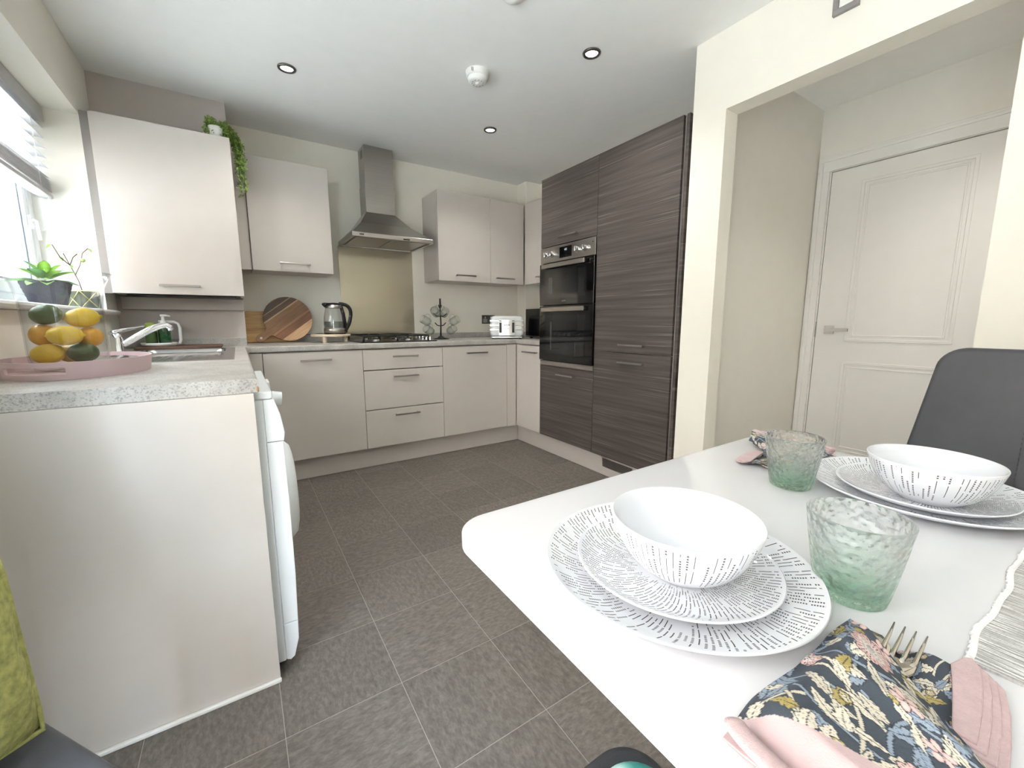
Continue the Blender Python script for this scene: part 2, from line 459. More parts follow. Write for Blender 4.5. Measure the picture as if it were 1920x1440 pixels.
def ring(bm, a0, a1, b0, b1, w, d0, d1, axis='x', bev=0.0, wb=None):
    """Rectangular frame of width w in one piece with mitred corners; axis is the depth direction."""
    t = bmesh.new(); wb = w if wb is None else wb
    def P3(a, b, d): return {'x': (d, a, b), 'y': (a, d, b), 'z': (a, b, d)}[axis]
    O_ = [(a0, b0), (a1, b0), (a1, b1), (a0, b1)]; I_ = [(a0 + w, b0 + wb), (a1 - w, b0 + wb), (a1 - w, b1 - w), (a0 + w, b1 - w)]
    V_ = [[t.verts.new(P3(*p, d)) for p in L_] for d in (d0, d1) for L_ in (O_, I_)]
    o0, i0, o1, i1 = V_
    for k in range(4):
        j = (k + 1) % 4
        t.faces.new((o0[k], o0[j], i0[j], i0[k])); t.faces.new((o1[k], o1[j], i1[j], i1[k]))
        t.faces.new((o0[k], o0[j], o1[j], o1[k])); t.faces.new((i0[k], i0[j], i1[j], i1[k]))
    bmesh.ops.recalc_face_normals(t, faces=t.faces)
    if bev: bmesh.ops.bevel(t, geom=[e for e in t.edges], offset=bev, segments=1, affect='EDGES', clamp_overlap=True)
    return merge(bm, t)
def rrect(x0, x1, y0, y1, r, n=6):
    pts = []
    for cx, cy_, a0 in ((x1 - r, y1 - r, 0), (x0 + r, y1 - r, 90), (x0 + r, y0 + r, 180), (x1 - r, y0 + r, 270)):
        for k in range(n + 1):
            a = math.radians(a0 + 90 * k / n); pts.append((cx + r * math.cos(a), cy_ + r * math.sin(a)))
    return pts
def bez(p0, p1, p2, p3, n=10):
    p0, p1, p2, p3 = map(Vector, (p0, p1, p2, p3)); out = []
    for i in range(n + 1):
        t = i / n; s = 1 - t
        out.append(p0 * s**3 + p1 * 3 * s * s * t + p2 * 3 * s * t * t + p3 * t**3)
    return out
def ico(bm, c, r, sub=2, scale=(1, 1, 1)):
    t = bmesh.new(); bmesh.ops.create_icosphere(t, subdivisions=sub, radius=r)
    for f in t.faces: f.smooth = True
    return merge(bm, t, Matrix.Translation(c) @ Matrix.Diagonal((*scale, 1)))
def copy_tree(o, parent=None):
    c = o.copy(); COL.objects.link(c); c.parent = parent
    for ch in o.children: copy_tree(ch, c)
    return c
def structure(name, bm, mat, **k): return tag(obj(name, bm, mat, **k), kind='structure')
#SECTIONS
# ------------------------------------------------------------------ the room
HC = 2.395
XW, YB, XR = -1.287, 0.6277, 1.29
floor = structure('floor', B(-1.62, 2.70, -4.70, 0.78, -0.12, -0.0008), M_grout)
TS, TX0, TY0 = 0.3045, -0.393, -1.90
tile_bm = BM(); box(tile_bm, -TS/2 + .0011, TS/2 - .0011, -TS/2 + .0011, TS/2 - .0011, -0.004, 0.0, 0.0006, 1)
tile_me = bpy.data.meshes.new('floor_tile'); tile_bm.to_mesh(tile_me); tile_bm.free(); tile_me.materials.append(M_tile)
for i in range(-3, 10):
    for j in range(-4, 7):
        cx, cy_ = TX0 + (i + .5) * TS, TY0 + (j + .5) * TS
        if cx < -0.85 and cy_ > -1.6: continue
        if cx > 1.40 and (cy_ > -1.55 or cy_ < -3.3): continue
        t = bpy.data.objects.new('tile', tile_me); COL.objects.link(t)
        t.parent = floor; t.location = Vector((cx, cy_, 0)) - PW[floor.name]
        t.rotation_euler = (0, 0, random.choice((0, 1, 2, 3)) * PI / 2)

structure('ceiling', B(-1.62, 2.70, -4.70, 0.78, HC, HC + .12), M_ceil)
structure('wall_back', B(-1.62, 2.0, YB, YB + .15, 0, HC), M_wall)
wl = BM()
box(wl, -1.60, XW, 0.07, YB, 0, HC)
box(wl, -1.60, XW, -1.33, 0.07, 0, 1.098); box(wl, -1.60, XW, -1.33, 0.07, 2.085, HC)
box(wl, -1.60, XW, -2.06, -1.33, 0, HC)
box(wl, -1.60, XW, -3.80, -2.06, 2.08, HC)
box(wl, -1.60, XW, -4.60, -3.80, 0, HC)
structure('wall_left', wl, M_wall)
structure('wall_right', B(1.895, 2.0, -1.60, YB, 0, HC), M_wall)
wp = BM()
box(wp, 1.29, 1.39, -1.772, -1.599, 0, HC)
box(wp, 1.29, 1.39, -2.68, -1.772, 2.046, HC)
box(wp, 1.29, 1.39, -4.60, -2.68, 0, HC)
structure('wall_partition', wp, M_wall)
structure('wall_hall_side', B(1.39, 2.66, -1.67, -1.60, 0, HC), M_hall)
wh = BM()
box(wh, 2.555, 2.66, -1.742, -1.67, 0, HC); box(wh, 2.555, 2.66, -2.515, -1.742, 2.008, HC); box(wh, 2.555, 2.66, -3.40, -2.515, 0, HC)
structure('wall_hall_end', wh, M_hall)
structure('wall_hall_near', B(1.39, 2.66, -3.50, -3.40, 0, HC), M_hall)
structure('wall_front', B(-1.62, 1.39, -4.70, -4.60, 0, HC), M_wall)
structure('wall_boxing', B(XW, -0.668, 0.309, YB, 0, HC), M_boxing)
structure('wall_pillar', B(1.725, 1.895, 0.477, YB, 0, HC), M_wall)

# window over the sink
w1 = tag(new_root('window_1', (-1.50, -0.63, 1.10)), kind='structure')
fr = BM(); ring(fr, -1.33, 0.07, 1.125, 2.085, 0.058, -1.56, -1.497, 'x', .003)
box(fr, -1.559, -1.498, -0.67, -0.60, 1.1832, 2.0268)
obj('window_frame', fr, M_upvc, w1)
for ya, yb in ((-0.60, 0.012), (-1.272, -0.67)):
    s_ = obj('casement_sash', ring(BM(), ya + .001, yb - .001, 1.184, 2.026, 0.055, -1.552, -1.500, 'x', .005), M_upvc, w1)
    obj('gasket', ring(BM(), ya + .0565, yb - .0565, 1.2395, 1.9705, 0.011, -1.540, -1.512, 'x'), M_upvc_grey, s_)
    obj('pane', B(-1.532, -1.526, ya + .060, yb - .060, 1.243, 1.967), M_pane, s_)
hb = BM(); box(hb, -1.497, -1.485, -0.035, -0.012, 1.50, 1.56, 0.003); tube(hb, [(-1.485, -0.024, 1.54), (-1.470, -0.024, 1.535), (-1.468, -0.024, 1.45)], 0.007, 8)
obj('casement_handle', hb, M_upvc, w1, smooth=False)
sl = BM(); prism(sl, [(-1.50, 1.100), (-1.262, 1.100), (-1.252, 1.104), (-1.248, 1.1125), (-1.252, 1.121), (-1.262, 1.125), (-1.50, 1.125)], -1.40, 0.16, axis='y')
obj('window_sill', sl, M_gloss_white, w1)

# patio doors in the dining end
w2 = tag(new_root('window_2', (-1.52, -2.84, 0)), kind='structure')
PY0, PY1 = -3.80, -2.06
fr = BM(); ring(fr, PY0, PY1, 0, 2.08, 0.06, -1.58, -1.51, 'x', .003, wb=.04)
obj('window_frame', fr, M_upvc, w2)
for ya, yb in ((-2.929, -2.121), (-3.739, -2.931)):
    s_ = obj('door_leaf', ring(BM(), ya, yb, .041, 2.019, .085, -1.572, -1.518, 'x', .004, wb=.12), M_upvc, w2)
    obj('pane', B(-1.548, -1.542, ya + .086, yb - .086, .162, 1.933), M_pane, s_)

# hall door with architrave
d1 = tag(new_root('door_1', (2.555, -2.13, 0)), kind='structure')
def jamb(bm, y0, y1, z1, w, x0, x1, bev=0, wt=None):
    wt = wt or w
    """Three-sided door surround in one mesh."""
    box(bm, x0, x1, y0, y0 + w, 0, z1 - wt, bev); box(bm, x0, x1, y1 - w, y1, 0, z1 - wt, bev); box(bm, x0, x1, y0, y1, z1 - wt, z1, bev)
ar = BM()
jamb(ar, -2.585, -1.675, 2.098, 0.067, 2.537, 2.556, .004, 0.092)
jamb(ar, -2.570, -1.690, 2.083, 0.018, 2.529, 2.5369, .003)
jamb(ar, -2.515, -1.742, 2.010, 0.006, 2.557, 2.62)
obj('architrave', ar, M_gloss_white, d1)
obj('light_leak_backing', B(2.600, 2.625, -2.515, -1.742, 0, 2.008), M_gloss_white, d1)  # full sheet added behind the leaf to block outside light leaking round it
lf = B(2.556, 2.592, -2.506, -1.752, 0.008, 1.999, 0.002)
leaf = obj('door_leaf', lf, M_gloss_white, d1)
def panel_mould(z0, z1):
    bmm = BM()
    y0, y1 = -2.405, -1.915
    for ins, w, h in ((0.0, 0.018, 0.006), (0.032, 0.010, 0.005)):
        ring(bmm, y0 + ins, y1 - ins, z0 + ins, z1 - ins, w, 2.556 - h, 2.5562, 'x', .002)
    return obj('panel_moulding', bmm, M_gloss_white, leaf)
panel_mould(0.93, 1.91); panel_mould(0.20, 0.80)
hd = BM(); box(hd, 2.548, 2.557, -1.855, -1.800, 0.975, 1.030, 0.002)
box(hd, 2.515, 2.550, -1.838, -1.818, 0.995, 1.012, 0.002); box(hd, 2.505, 2.518, -1.945, -1.818, 0.993, 1.014, 0.003)
obj('door_handle', hd, M_chrome, leaf)
obj('latch_plate', B(2.5545, 2.5565, -1.7515, -1.746, 0.955, 1.055), M_handle, d1)

# white sealant bead at the foot of the end panel
structure('trim_1', B(XW, -0.690, -1.704, -1.6935, 0.0, 0.012, 0.003), M_gloss_white)

# outdoors
structure('ground', B(-30, -1.62, -20, 20, -0.20, -0.08), M_outside)
structure('exterior_wall', B(-6.2, -6.0, -14.0, 18, -0.08, 6.8), M_brick)  # neighbouring brick wall; height and patio-side length shaped to cut sky light

# ------------------------------------------------------------------ fitted units
def FB(u, v, n): return (u, 0.0 - n, v)           # fronts of the back run face -y at y = 0
def FR(u, v, n): return (XR - n, u, v)            # fronts of the right run face -x
def FL(u, v, n): return (-0.70 + n, u, v)         # fronts of the left run face +x
def fbox(F, u0, u1, v0, v1, n0, n1, bev=0.0, bm=None):
    a, b = F(u0, v0, n0), F(u1, v1, n1)
    return box(bm if bm is not None else BM(), a[0], b[0], a[1], b[1], a[2], b[2], bev)
def handle_bm(F, uc, vc, L=0.19, n0=0.0):
    bm = BM()
    for s in (-1, 1):
        fbox(F, uc + s * (L / 2 - .012) - .005, uc + s * (L / 2 - .012) + .005, vc - .004, vc + .004, n0, n0 + .028, 0.001, bm)
    fbox(F, uc - L / 2, uc + L / 2, vc - .006, vc + .006, n0 + .026, n0 + .034, 0.0015, bm)
    return bm
def shift(F, d): return lambda u, v, n: F(u, v, n - d)
def door(F, u0, u1, v0, v1, parent, hu=None, hv=None, mat=None, name='door', L=0.19):
    g = 0.0015
    o = obj(name, fbox(F, u0 + g, u1 - g, v0 + g, v1 - g, -0.018, 0.0, 0.0012), mat or M_cab, parent)
    if hv is not None: obj('handle', handle_bm(F, hu if hu is not None else (u0 + u1) / 2, hv, L), M_handle, o)
    return o
def carcass(F, u0, u1, v0, v1, depth, parent, mat=None, front=-0.0205, t=0.018):
    bm = BM(); e = 0.0005
    fbox(F, u0 + e, u0 + t, v0, v1, -depth, front, 0, bm); fbox(F, u1 - t, u1 - e, v0, v1, -depth, front, 0, bm)
    fbox(F, u0 + t, u1 - t, v0, v0 + t, -depth, front, 0, bm); fbox(F, u0 + t, u1 - t, v1 - t, v1, -depth, front, 0, bm)
    fbox(F, u0 + t, u1 - t, v0 + t, v1 - t, -depth, -depth + .008, 0, bm)
    return obj('carcass', bm, mat or M_cab_in, parent)
ZB, ZT = 0.150, 0.8645
# back run
t = thing('base_cabinet', 'wide taupe base unit with one door, below the chopping boards', 'cabinet', (-0.30, 0.3, ZB), 'taupe base units under the worktop')
carcass(FB, -0.60, 0.0, ZB, 0.868, 0.56, t); door(FB, -0.60, 0.0, ZB, ZT, t, hv=0.812)
t = thing('drawer_cabinet', 'taupe base unit with three drawers directly under the gas hob', 'cabinet', (0.30, 0.3, ZB), 'taupe base units under the worktop')
carcass(FB, 0.0, 0.60, ZB, 0.868, 0.56, t)
for a, b, h in ((0.720, ZT, 0.813), (0.4325, 0.7165, 0.668), (ZB, 0.429, 0.383)): door(FB, 0.0, 0.60, a, b, t, hv=h, name='drawer_front')
t = thing('base_cabinet', 'taupe base unit with one door, below the mug tree and toaster', 'cabinet', (0.89, 0.3, ZB), 'taupe base units under the worktop')
carcass(FB, 0.60, 1.192, ZB, 0.868, 0.56, t); door(FB, 0.60, 1.192, ZB, ZT, t, hv=0.811)
tag(obj('filler_panel', B(1.194, 1.288, 0.0, 0.018, ZB, 0.868, 0.001), M_cab), 'narrow taupe filler strip in the right inner corner of base units', 'filler panel')
tag(obj('filler_panel', B(-0.70, -0.602, 0.004, 0.022, ZB, 0.868, 0.001), M_cab), 'narrow taupe filler strip in the corner behind the washing machine', 'filler panel')
# right run: narrow unit
t = thing('base_cabinet', 'narrow taupe base unit beside the built-in oven tower', 'cabinet', (1.6, -0.19, ZB), 'taupe base units under the worktop')
carcass(FR, -0.343, -0.042, ZB, 0.868, 0.56, t); door(FR, -0.343, -0.042, ZB, ZT, t, hu=-0.22, hv=0.811)
tag(obj('filler_panel', fbox(FR, -0.040, -0.002, ZB, 0.868, -0.018, -0.002, 0.001), M_cab), 'slim taupe filler strip beside the narrow base unit door', 'filler panel')
# left run: sink unit (mostly behind the washing machine)
t = thing('sink_cabinet', 'taupe sink base unit hidden behind the washing machine', 'cabinet', (-1.0, -0.52, ZB), 'taupe base units under the worktop')
carcass(FL, -1.05, -0.02, ZB, 0.70, 0.55, t)
door(FL, -1.05, -0.535, ZB, ZT, t, hv=0.811); door(FL, -0.535, -0.02, ZB, ZT, t, hv=0.811)
# plinths
tag(obj('plinth', B(-0.75, 1.36, 0.051, 0.066, 0, 0.149, 0.001), M_plinth), 'long taupe plinth under the back row of units', 'plinth')
tag(obj('plinth', B(1.341, 1.356, -1.548, 0.050, 0, 0.149, 0.001), M_plinth), 'pale plinth under the dark tall units', 'plinth')
# end panel of the left run
tag(obj('end_panel', B(XW + .001, -0.692, -1.693, -1.675, 0.0005, 0.871, 0.0012), M_cab), 'large taupe end panel closing the worktop run by the washing machine', 'panel')

# worktop with sink cut-out and upstands
wt = thing('worktop', 'speckled light grey laminate worktop running round the kitchen', 'worktop', (-0.3, 0.3, 0.872))
Z0, Z1 = 0.872, 0.910
SX0, SX1, SY0, SY1 = -1.172, -0.762, -0.950, -0.034
def top_edge(pts_y0, pts_y1): pass
def nose(bm, x_front, x_back, y0, y1):
    """Left run: section with a rounded front nose along x_front, extruded along y."""
    r = 0.008; pts = [(x_back, Z0), (x_front - r, Z0)]
    for k in range(6):
        a = math.radians(-90 + 18 * k); pts.append((x_front - r + r * math.cos(a), Z0 + r + r * math.sin(a)))
    for k in range(6):
        a = math.radians(18 * k); pts.append((x_front - r + r * math.cos(a), Z1 - r + r * math.sin(a)))
    pts += [(x_back, Z1)]
    return prism(bm, pts, y0, y1, axis='y')
bm = BM()
nose(bm, -0.680, SX1, -1.689, -0.0045)
box(bm, XW + .0005, SX0, -1.689, 0.308, Z0, Z1); box(bm, SX0, SX1, -1.689, SY0, Z0, Z1); box(bm, SX0, SX1, SY1, 0.308, Z0, Z1)
box(bm, SX1, -0.6672, -0.0045, 0.308, Z0, Z1)
obj('worktop_section', bm, M_worktop, wt)
bm = BM()
r = 0.008; pts = [(0.6272, Z0), (-0.0056 + r, Z0)]
for k in range(6):
    a = math.radians(-90 - 18 * k); pts.append((-0.0056 + r + r * math.cos(a), Z0 + r + r * math.sin(a)))
for k in range(6):
    a = math.radians(180 - 18 * k); pts.append((-0.0056 + r + r * math.cos(a), Z1 - r + r * math.sin(a)))
pts.append((0.6272, Z1))
t2 = bmesh.new(); n_ = len(pts)
lo = [t2.verts.new((-0.667, p[0], p[1])) for p in pts]; hi = [t2.verts.new((1.285, p[0], p[1])) for p in pts]
t2.faces.new(lo); t2.faces.new(hi)
for k in range(n_): t2.faces.new((lo[k], lo[(k + 1) % n_], hi[(k + 1) % n_], hi[k]))
bmesh.ops.recalc_face_normals(t2, faces=t2.faces); merge(bm, t2)
obj('worktop_section', bm, M_worktop, wt)
bm = BM(); box(bm, 1.2855, 1.8945, -0.344, 0.476, Z0, Z1, 0.004); box(bm, 1.2855, 1.724, 0.476, 0.6272, Z0, Z1)
obj('worktop_section', bm, M_worktop, wt)
for x0, x1, y0, y1 in ((-0.667, -0.002, YB - .015, YB - .0005), (0.612, 1.7095, YB - .015, YB - .0005), (1.88, 1.8945, -0.344, 0.4615), (1.725, 1.8945, 0.462, 0.4765), (1.710, 1.7245, 0.462, YB - .0005), (XW + .0005, -0.668, 0.294, 0.3085)):
    obj('upstand', B(x0, x1, y0, y1, Z1, 0.958), M_worktop, wt)
ch = BM(); ico(ch, (-0.6815, -1.6885, 0.880), 0.007, 1, (0.5, 0.6, 1.3))
obj('chipped_corner', ch, pm('bare_chipboard', (176, 140, 92), 0.8, var=0.25, scale=(300, 300, 300)), wt)
joint = BM(); box(joint, -0.6678, -0.6664, -0.0045, 0.28, Z1 - .001, Z1 + .0004)
obj('joint_strip', joint, M_handle, wt)

# oven tower and tall fridge unit
YO0, YO1, YL1 = -0.346, -0.945, -1.548
HT = 2.108
t = thing('oven_tower', 'dark wood-effect tall unit housing the built-in double oven', 'cabinet', (1.6, -0.645, 0.15))
bm = BM()
e = 0.0008
fbox(FR, YO1 + e, YO1 + .018, 0.15, HT, -0.60, -0.0205, 0, bm); fbox(FR, YO0 - .018, YO0 - e, 0.15, HT, -0.60, -0.0205, 0, bm)
for za in (0.150, 0.700, 1.612, HT - .018): fbox(FR, YO1 + .018, YO0 - .018, za, za + .016, -0.60, -0.0205, 0, bm)
obj('carcass', bm, M_cab_in, t)
door(FR, YO1, YO0, 1.612, HT, t, hu=-0.675, hv=1.660, mat=M_wood_dark); door(FR, YO1, YO0, ZB, 0.7165, t, hu=-0.67, hv=0.666, mat=M_wood_dark)
t = thing('fridge_freezer_unit', 'tall dark wood-effect two-door unit beside the oven', 'cabinet', (1.6, -1.247, 0.15))
carcass(FR, YL1, YO1 - .001, 0.15, HT, 0.60, t)
door(FR, YL1, YO1, ZT, HT, t, hu=-1.275, hv=0.915, mat=M_wood_dark); door(FR, YL1, YO1, ZB, ZT, t, hu=-1.275, hv=0.807, mat=M_wood_dark)
tag(obj('tall_end_panel', B(1.298, 1.894, -1.578, -1.560, 0, HT, 0.001), M_wood_dark), 'dark wood-effect end panel between the fridge unit and the cream wall', 'panel')
g = thing('plinth_vent', 'small metal vent grille low in the plinth under the tall unit', 'vent', (1.34, -1.14, 0.07))
obj('plate', B(1.336, 1.3405, -1.275, -1.008, 0.060, 0.122, 0.001), M_steel_h, g)
sb = BM()
for r_ in range(6):
    for c_ in range(24):
        yy = -1.020 - c_ * 0.0105 - (0.005 if r_ % 2 else 0); cyl(sb, (1.3352, yy, 0.068 + r_ * .0095), (1.3362, yy, 0.068 + r_ * .0095), 0.0032, seg=6)
tag(obj('vent_hole_field', sb, M_black, g), kind='stuff')

# double oven
ov = thing('double_oven', 'black glass built-in double oven with steel control panel', 'oven', (1.5, -0.645, 0.72))
def oy(a): return a
obj('housing', fbox(FR, YO1 + .019, YO0 - .019, 0.722, 1.605, -0.55, -0.008), M_black, ov)
cp = obj('control_panel', fbox(FR, YO1 + .004, YO0 - .004, 1.495, 1.607, -0.008, 0.006, 0.002), M_steel_h, ov)
obj('display', fbox(FR, -0.705, -0.575, 1.515, 1.590, 0.0055, 0.0072), M_blackglass, cp)
dg = BM(); fbox(FR, -0.645, -0.628, 1.566, 1.571, 0.0072, 0.0075, 0, dg)
fbox(FR, -0.654, -0.650, 1.560, 1.577, 0.0072, 0.0075, 0, dg); fbox(FR, -0.640, -0.636, 1.560, 1.577, 0.0072, 0.0075, 0, dg)
obj('clock_digits', dg, emis('clock_glow', (210, 225, 235), 0.8), cp)
for yk in (-0.425, -0.495, -0.765, -0.845):
    kb = BM(); a = FR(yk, 1.553, 0.006); b = FR(yk, 1.553, 0.012); c_ = FR(yk, 1.553, 0.034)
    cyl(kb, a, b, 0.024, seg=24); cyl(kb, b, c_, 0.019, 0.016, seg=24); fbox(FR, yk - .004, yk + .004, 1.537, 1.569, 0.030, 0.037, 0.001, kb)
    obj('knob', kb, M_chrome, cp, angle=40)
obj('indicator_lamp', cyl(BM(), FR(-0.915, 1.580, .006), FR(-0.915, 1.580, .0075), .004, seg=10), M_black, cp)
for z0, z1, hv, w0, w1 in ((1.182, 1.488, 1.466, 1.235, 1.435), (0.765, 1.176, 1.150, 0.815, 1.110)):
    dd = obj('oven_door', fbox(FR, YO1 + .004, YO0 - .004, z0, z1, -0.008, 0.014, 0.002), M_blackglass, ov)
    obj('door_window', fbox(FR, -0.865, -0.435, w0, w1, 0.0138, 0.0148), M_dkglass, dd)
    rk = BM()
    for k in range(4 if z0 > 1 else 2):
        fbox(FR, -0.500 + .012 * k - .0008, -0.500 + .012 * k + .0008, w0 + .03, w1 - .05, 0.0147, 0.0150, 0, rk)
    obj('shelf_rail', rk, M_greyplastic, dd)
    hb = BM(); fbox(FR, -0.872, -0.408, hv - .016, hv + .014, 0.034, 0.046, 0.002, hb)
    for yy in (-0.845, -0.435): fbox(FR, yy - .008, yy + .008, hv - .008, hv + .008, 0.012, 0.036, 0.001, hb)
    obj('door_handle', hb, M_steel_h, dd)
lg = BM()
for k, wd in enumerate((.011, .008, .010, .008)):
    fbox(FR, -0.660 + .0125 * k, -0.660 + .0125 * k + wd, 1.205, 1.207, 0.0140, 0.0145, 0, lg); fbox(FR, -0.660 + .0125 * k, -0.660 + .0125 * k + .002, 1.203, 1.213, 0.0140, 0.0145, 0, lg)
    fbox(FR, -0.660 + .0125 * k, -0.660 + .0125 * k + wd, 1.212, 1.214, 0.0140, 0.0145, 0, lg)
obj('maker_mark', lg, M_greyplastic, ov)
obj('vent_trim', fbox(FR, YO1 + .004, YO0 - .004, 0.724, 0.758, -0.008, 0.004, 0.002), M_steel_h, ov)

# wall units
ZW0, ZW1 = 1.405, 2.120
def wall_unit(F, u0, u1, v0, v1, depth, label, hu, hv, loc, L=0.19, name='wall_cabinet'):
    t = thing(name, label, 'cabinet', loc, 'taupe wall units')
    carcass(F, u0, u1, v0 + .0, v1, depth, t, mat=M_cab)
    door(F, u0, u1, v0 - .004, v1, t, hu=hu, hv=hv, L=L)
    return t
FW = lambda u, v, n: (u, 0.305 - n, v)
wall_unit(FW, -0.597, -0.097, ZW0, ZW1, 0.320, 'taupe single-door wall unit left of the steel hood', -0.345, 1.455, (-0.347, 0.45, ZW0))
tag(obj('filler_panel', B(-0.666, -0.599, 0.335, 0.353, ZW0, ZW1, 0.001), M_cab), 'taupe filler strip between the boiler unit and wall unit', 'filler panel')
wall_unit(FW, 0.720, 1.220, ZW0, ZW1, 0.320, 'taupe wall unit immediately right of the steel hood', 0.965, 1.450, (0.97, 0.45, ZW0))
wall_unit(FW, 1.220, 1.578, ZW0, ZW1, 0.320, 'narrower taupe wall unit in the corner above the toaster', 1.365, 1.447, (1.4, 0.45, ZW0))
FWR = lambda u, v, n: (1.578 - n, u, v)
wall_unit(FWR, -0.340, 0.285, ZW0, ZW1, 0.314, 'taupe wall unit above the microwave, beside the oven tower', -0.02, 1.455, (1.7, 0.0, ZW0))
FBo = lambda u, v, n: (u, 0.04 - n, v)
bt = thing('boiler_cabinet', 'tall taupe boiler unit by the window with trailing plant on top', 'cabinet', (-0.96, 0.17, 1.215), 'taupe wall units')
bm = BM()
box(bm, -1.250, -1.232, 0.0605, 0.308, 1.215, 2.103); box(bm, -0.682, -0.664, 0.0605, 0.308, 1.215, 2.103); box(bm, -1.232, -0.682, 0.0605, 0.308, 2.085, 2.103)
obj('carcass', bm, M_cab, bt)
door(FBo, -1.252, -0.662, 1.213, 2.106, bt, hu=-0.963, hv=1.262, L=0.185)
obj('scribe_strip', B(-1.2865, -1.2525, 0.0605, 0.078, 1.213, 2.104), pm('grey_scribe', (150, 144, 140), 0.5), bt)
bo = thing('boiler', 'boiler casing with dark underside slot below the tall taupe unit', 'boiler', (-0.96, 0.2, 1.20))
obj('casing', B(-1.215, -0.70, 0.075, 0.305, 1.222, 1.95, 0.01), M_whiteplastic, bo)
obj('underside_grille', B(-1.20, -0.705, 0.07, 0.20, 1.2065, 1.222, 0.003), M_black, bo)
tag(obj('pipe_cover', B(-1.26, -0.670, 0.262, 0.3085, 1.135, 1.205, 0.002), M_boxing), 'grey boxed pipe cover on the wall under the boiler unit', 'pipe cover')

# extractor hood, splashback, hob
h = thing('extractor_hood', 'stainless steel chimney extractor hood above the gas hob', 'extractor hood', (0.31, 0.4, 1.66))
up_ = BM(); box(up_, 0.199, 0.419, 0.458, 0.626, 2.10, 2.3945, 0.001)
cu = obj('upper_flue', up_, M_steel, h)
vg = BM()
for k in range(5): box(vg, 0.1982, 0.1992, 0.50, 0.56, 2.315 + k * .012, 2.321 + k * .012)
obj('flue_vent', vg, M_black, cu)
obj('lower_flue', B(0.196, 0.422, 0.455, 0.6265, 1.905, 2.115, 0.001), M_steel, h)
t2 = BM()
lo = [(0.012, 0.150), (0.612, 0.150), (0.612, 0.6265), (0.012, 0.6265)]; hi = [(0.196, 0.455), (0.422, 0.455), (0.422, 0.6265), (0.196, 0.6265)]
lv = [t2.verts.new((x, y, 1.688)) for x, y in lo]
# slight concave flare on the way up
mv = [t2.verts.new((a[0] * .42 + b[0] * .58, a[1] * .42 + b[1] * .58, 1.688 + .58 * .217 - .02)) for a, b in zip(lo, hi)]
hv_ = [t2.verts.new((x, y, 1.905)) for x, y in hi]
for A_, B_ in ((lv, mv), (mv, hv_)):
    for k in range(4): t2.faces.new((A_[k], A_[(k + 1) % 4], B_[(k + 1) % 4], B_[k]))
t2.faces.new(hv_)
bmesh.ops.recalc_face_normals(t2, faces=t2.faces)
obj('canopy', t2, M_steel, h)
rm = BM(); box(rm, 0.010, 0.614, 0.146, 0.166, 1.658, 1.689, 0.002); box(rm, 0.010, 0.026, 0.166, 0.6265, 1.658, 1.689, 0.001); box(rm, 0.598, 0.614, 0.166, 0.6265, 1.658, 1.689, 0.001)
ro = obj('rim', rm, M_steel_h, h)
obj('maker_badge', B(0.060, 0.090, 0.1445, 0.1465, 1.669, 1.678), M_black, ro)
obj('control_strip', B(0.375, 0.425, 0.1445, 0.1465, 1.664, 1.673), M_black, ro)
obj('underside', B(0.026, 0.598, 0.166, 0.6265, 1.668, 1.674), M_greyplastic, h)
for xa in (0.05, 0.32): obj('grease_filter', B(xa, xa + .25, 0.20, 0.58, 1.662, 1.668, 0.002), M_steel_h, h)
tag(obj('splashback', B(0.003, 0.610, 0.6205, 0.6272, 0.911, 1.657, 0.0005), M_splash), 'brushed stainless steel splashback behind the gas hob', 'splashback')
hb = thing('gas_hob', 'gas hob with black iron pan supports set in the worktop', 'hob', (0.30, 0.30, 0.9102))
obj('base_plate', prism(BM(), rrect(0.01, 0.59, 0.055, 0.565, 0.02), 0.9102, 0.918, 0.002), M_black, hb)
for bx, by, br in ((0.15, 0.19, .045), (0.15, 0.44, .036), (0.40, 0.19, .036), (0.40, 0.44, .052)):
    b_ = BM(); lathe(b_, [(0, .010), (br, .010), (br, .0), ], bx, by, 0.918, 24); cyl(b_, (bx, by, .918), (bx, by, .930), br, seg=24)
    o_ = obj('burner_ring', b_, M_chrome, hb)
    cb_ = BM(); cyl(cb_, (bx, by, .930), (bx, by, .9365), br * .78, seg=24); obj('burner_cap', cb_, M_blackiron, o_)
for xa, xb in ((0.03, 0.272), (0.278, 0.52)):
    g_ = BM()
    for x_ in (xa, xb): tube(g_, [(x_, .075, .918), (x_, .075, .957), (x_, .545, .957), (x_, .545, .918)], .0055, 6)
    for y_ in (.075, .31, .545): tube(g_, [(xa, y_, .957), (xb, y_, .957)], .0055, 6)
    for y_ in (.19, .44):
        for s in (-1, 1):
            xm = (xa + xb) / 2; tube(g_, [(xm + s * .12, y_, .957), (xm + s * .03, y_, .960)], .005, 6)
        tube(g_, [((xa + xb) / 2, y_ - .11, .957), ((xa + xb) / 2, y_ - .03, .960)], .005, 6)
    obj('pan_support', g_, M_blackiron, hb)
for k in range(4):
    kb = BM(); cyl(kb, (.555, .13 + k * .075, .918), (.555, .13 + k * .075, .945), .018, .016, seg=20); box(kb, .551, .559, .115 + k * .075, .145 + k * .075, .944, .950, .001)
    obj('knob', kb, M_chrome, hb, angle=40)
so = thing('wall_socket', 'dark steel double wall socket behind the toaster', 'socket', (1.376, 0.625, 1.04))
pl = obj('plate', B(1.303, 1.449, 0.620, 0.6275, 1.040, 1.124, 0.002), pm('dark_satin_steel', (120, 116, 112), 0.35, 0.9), so)
for xa in (1.318, 1.384): obj('rocker', B(xa + .012, xa + .026, 0.615, 0.6205, 1.092, 1.110, .001), M_whiteplastic, pl)
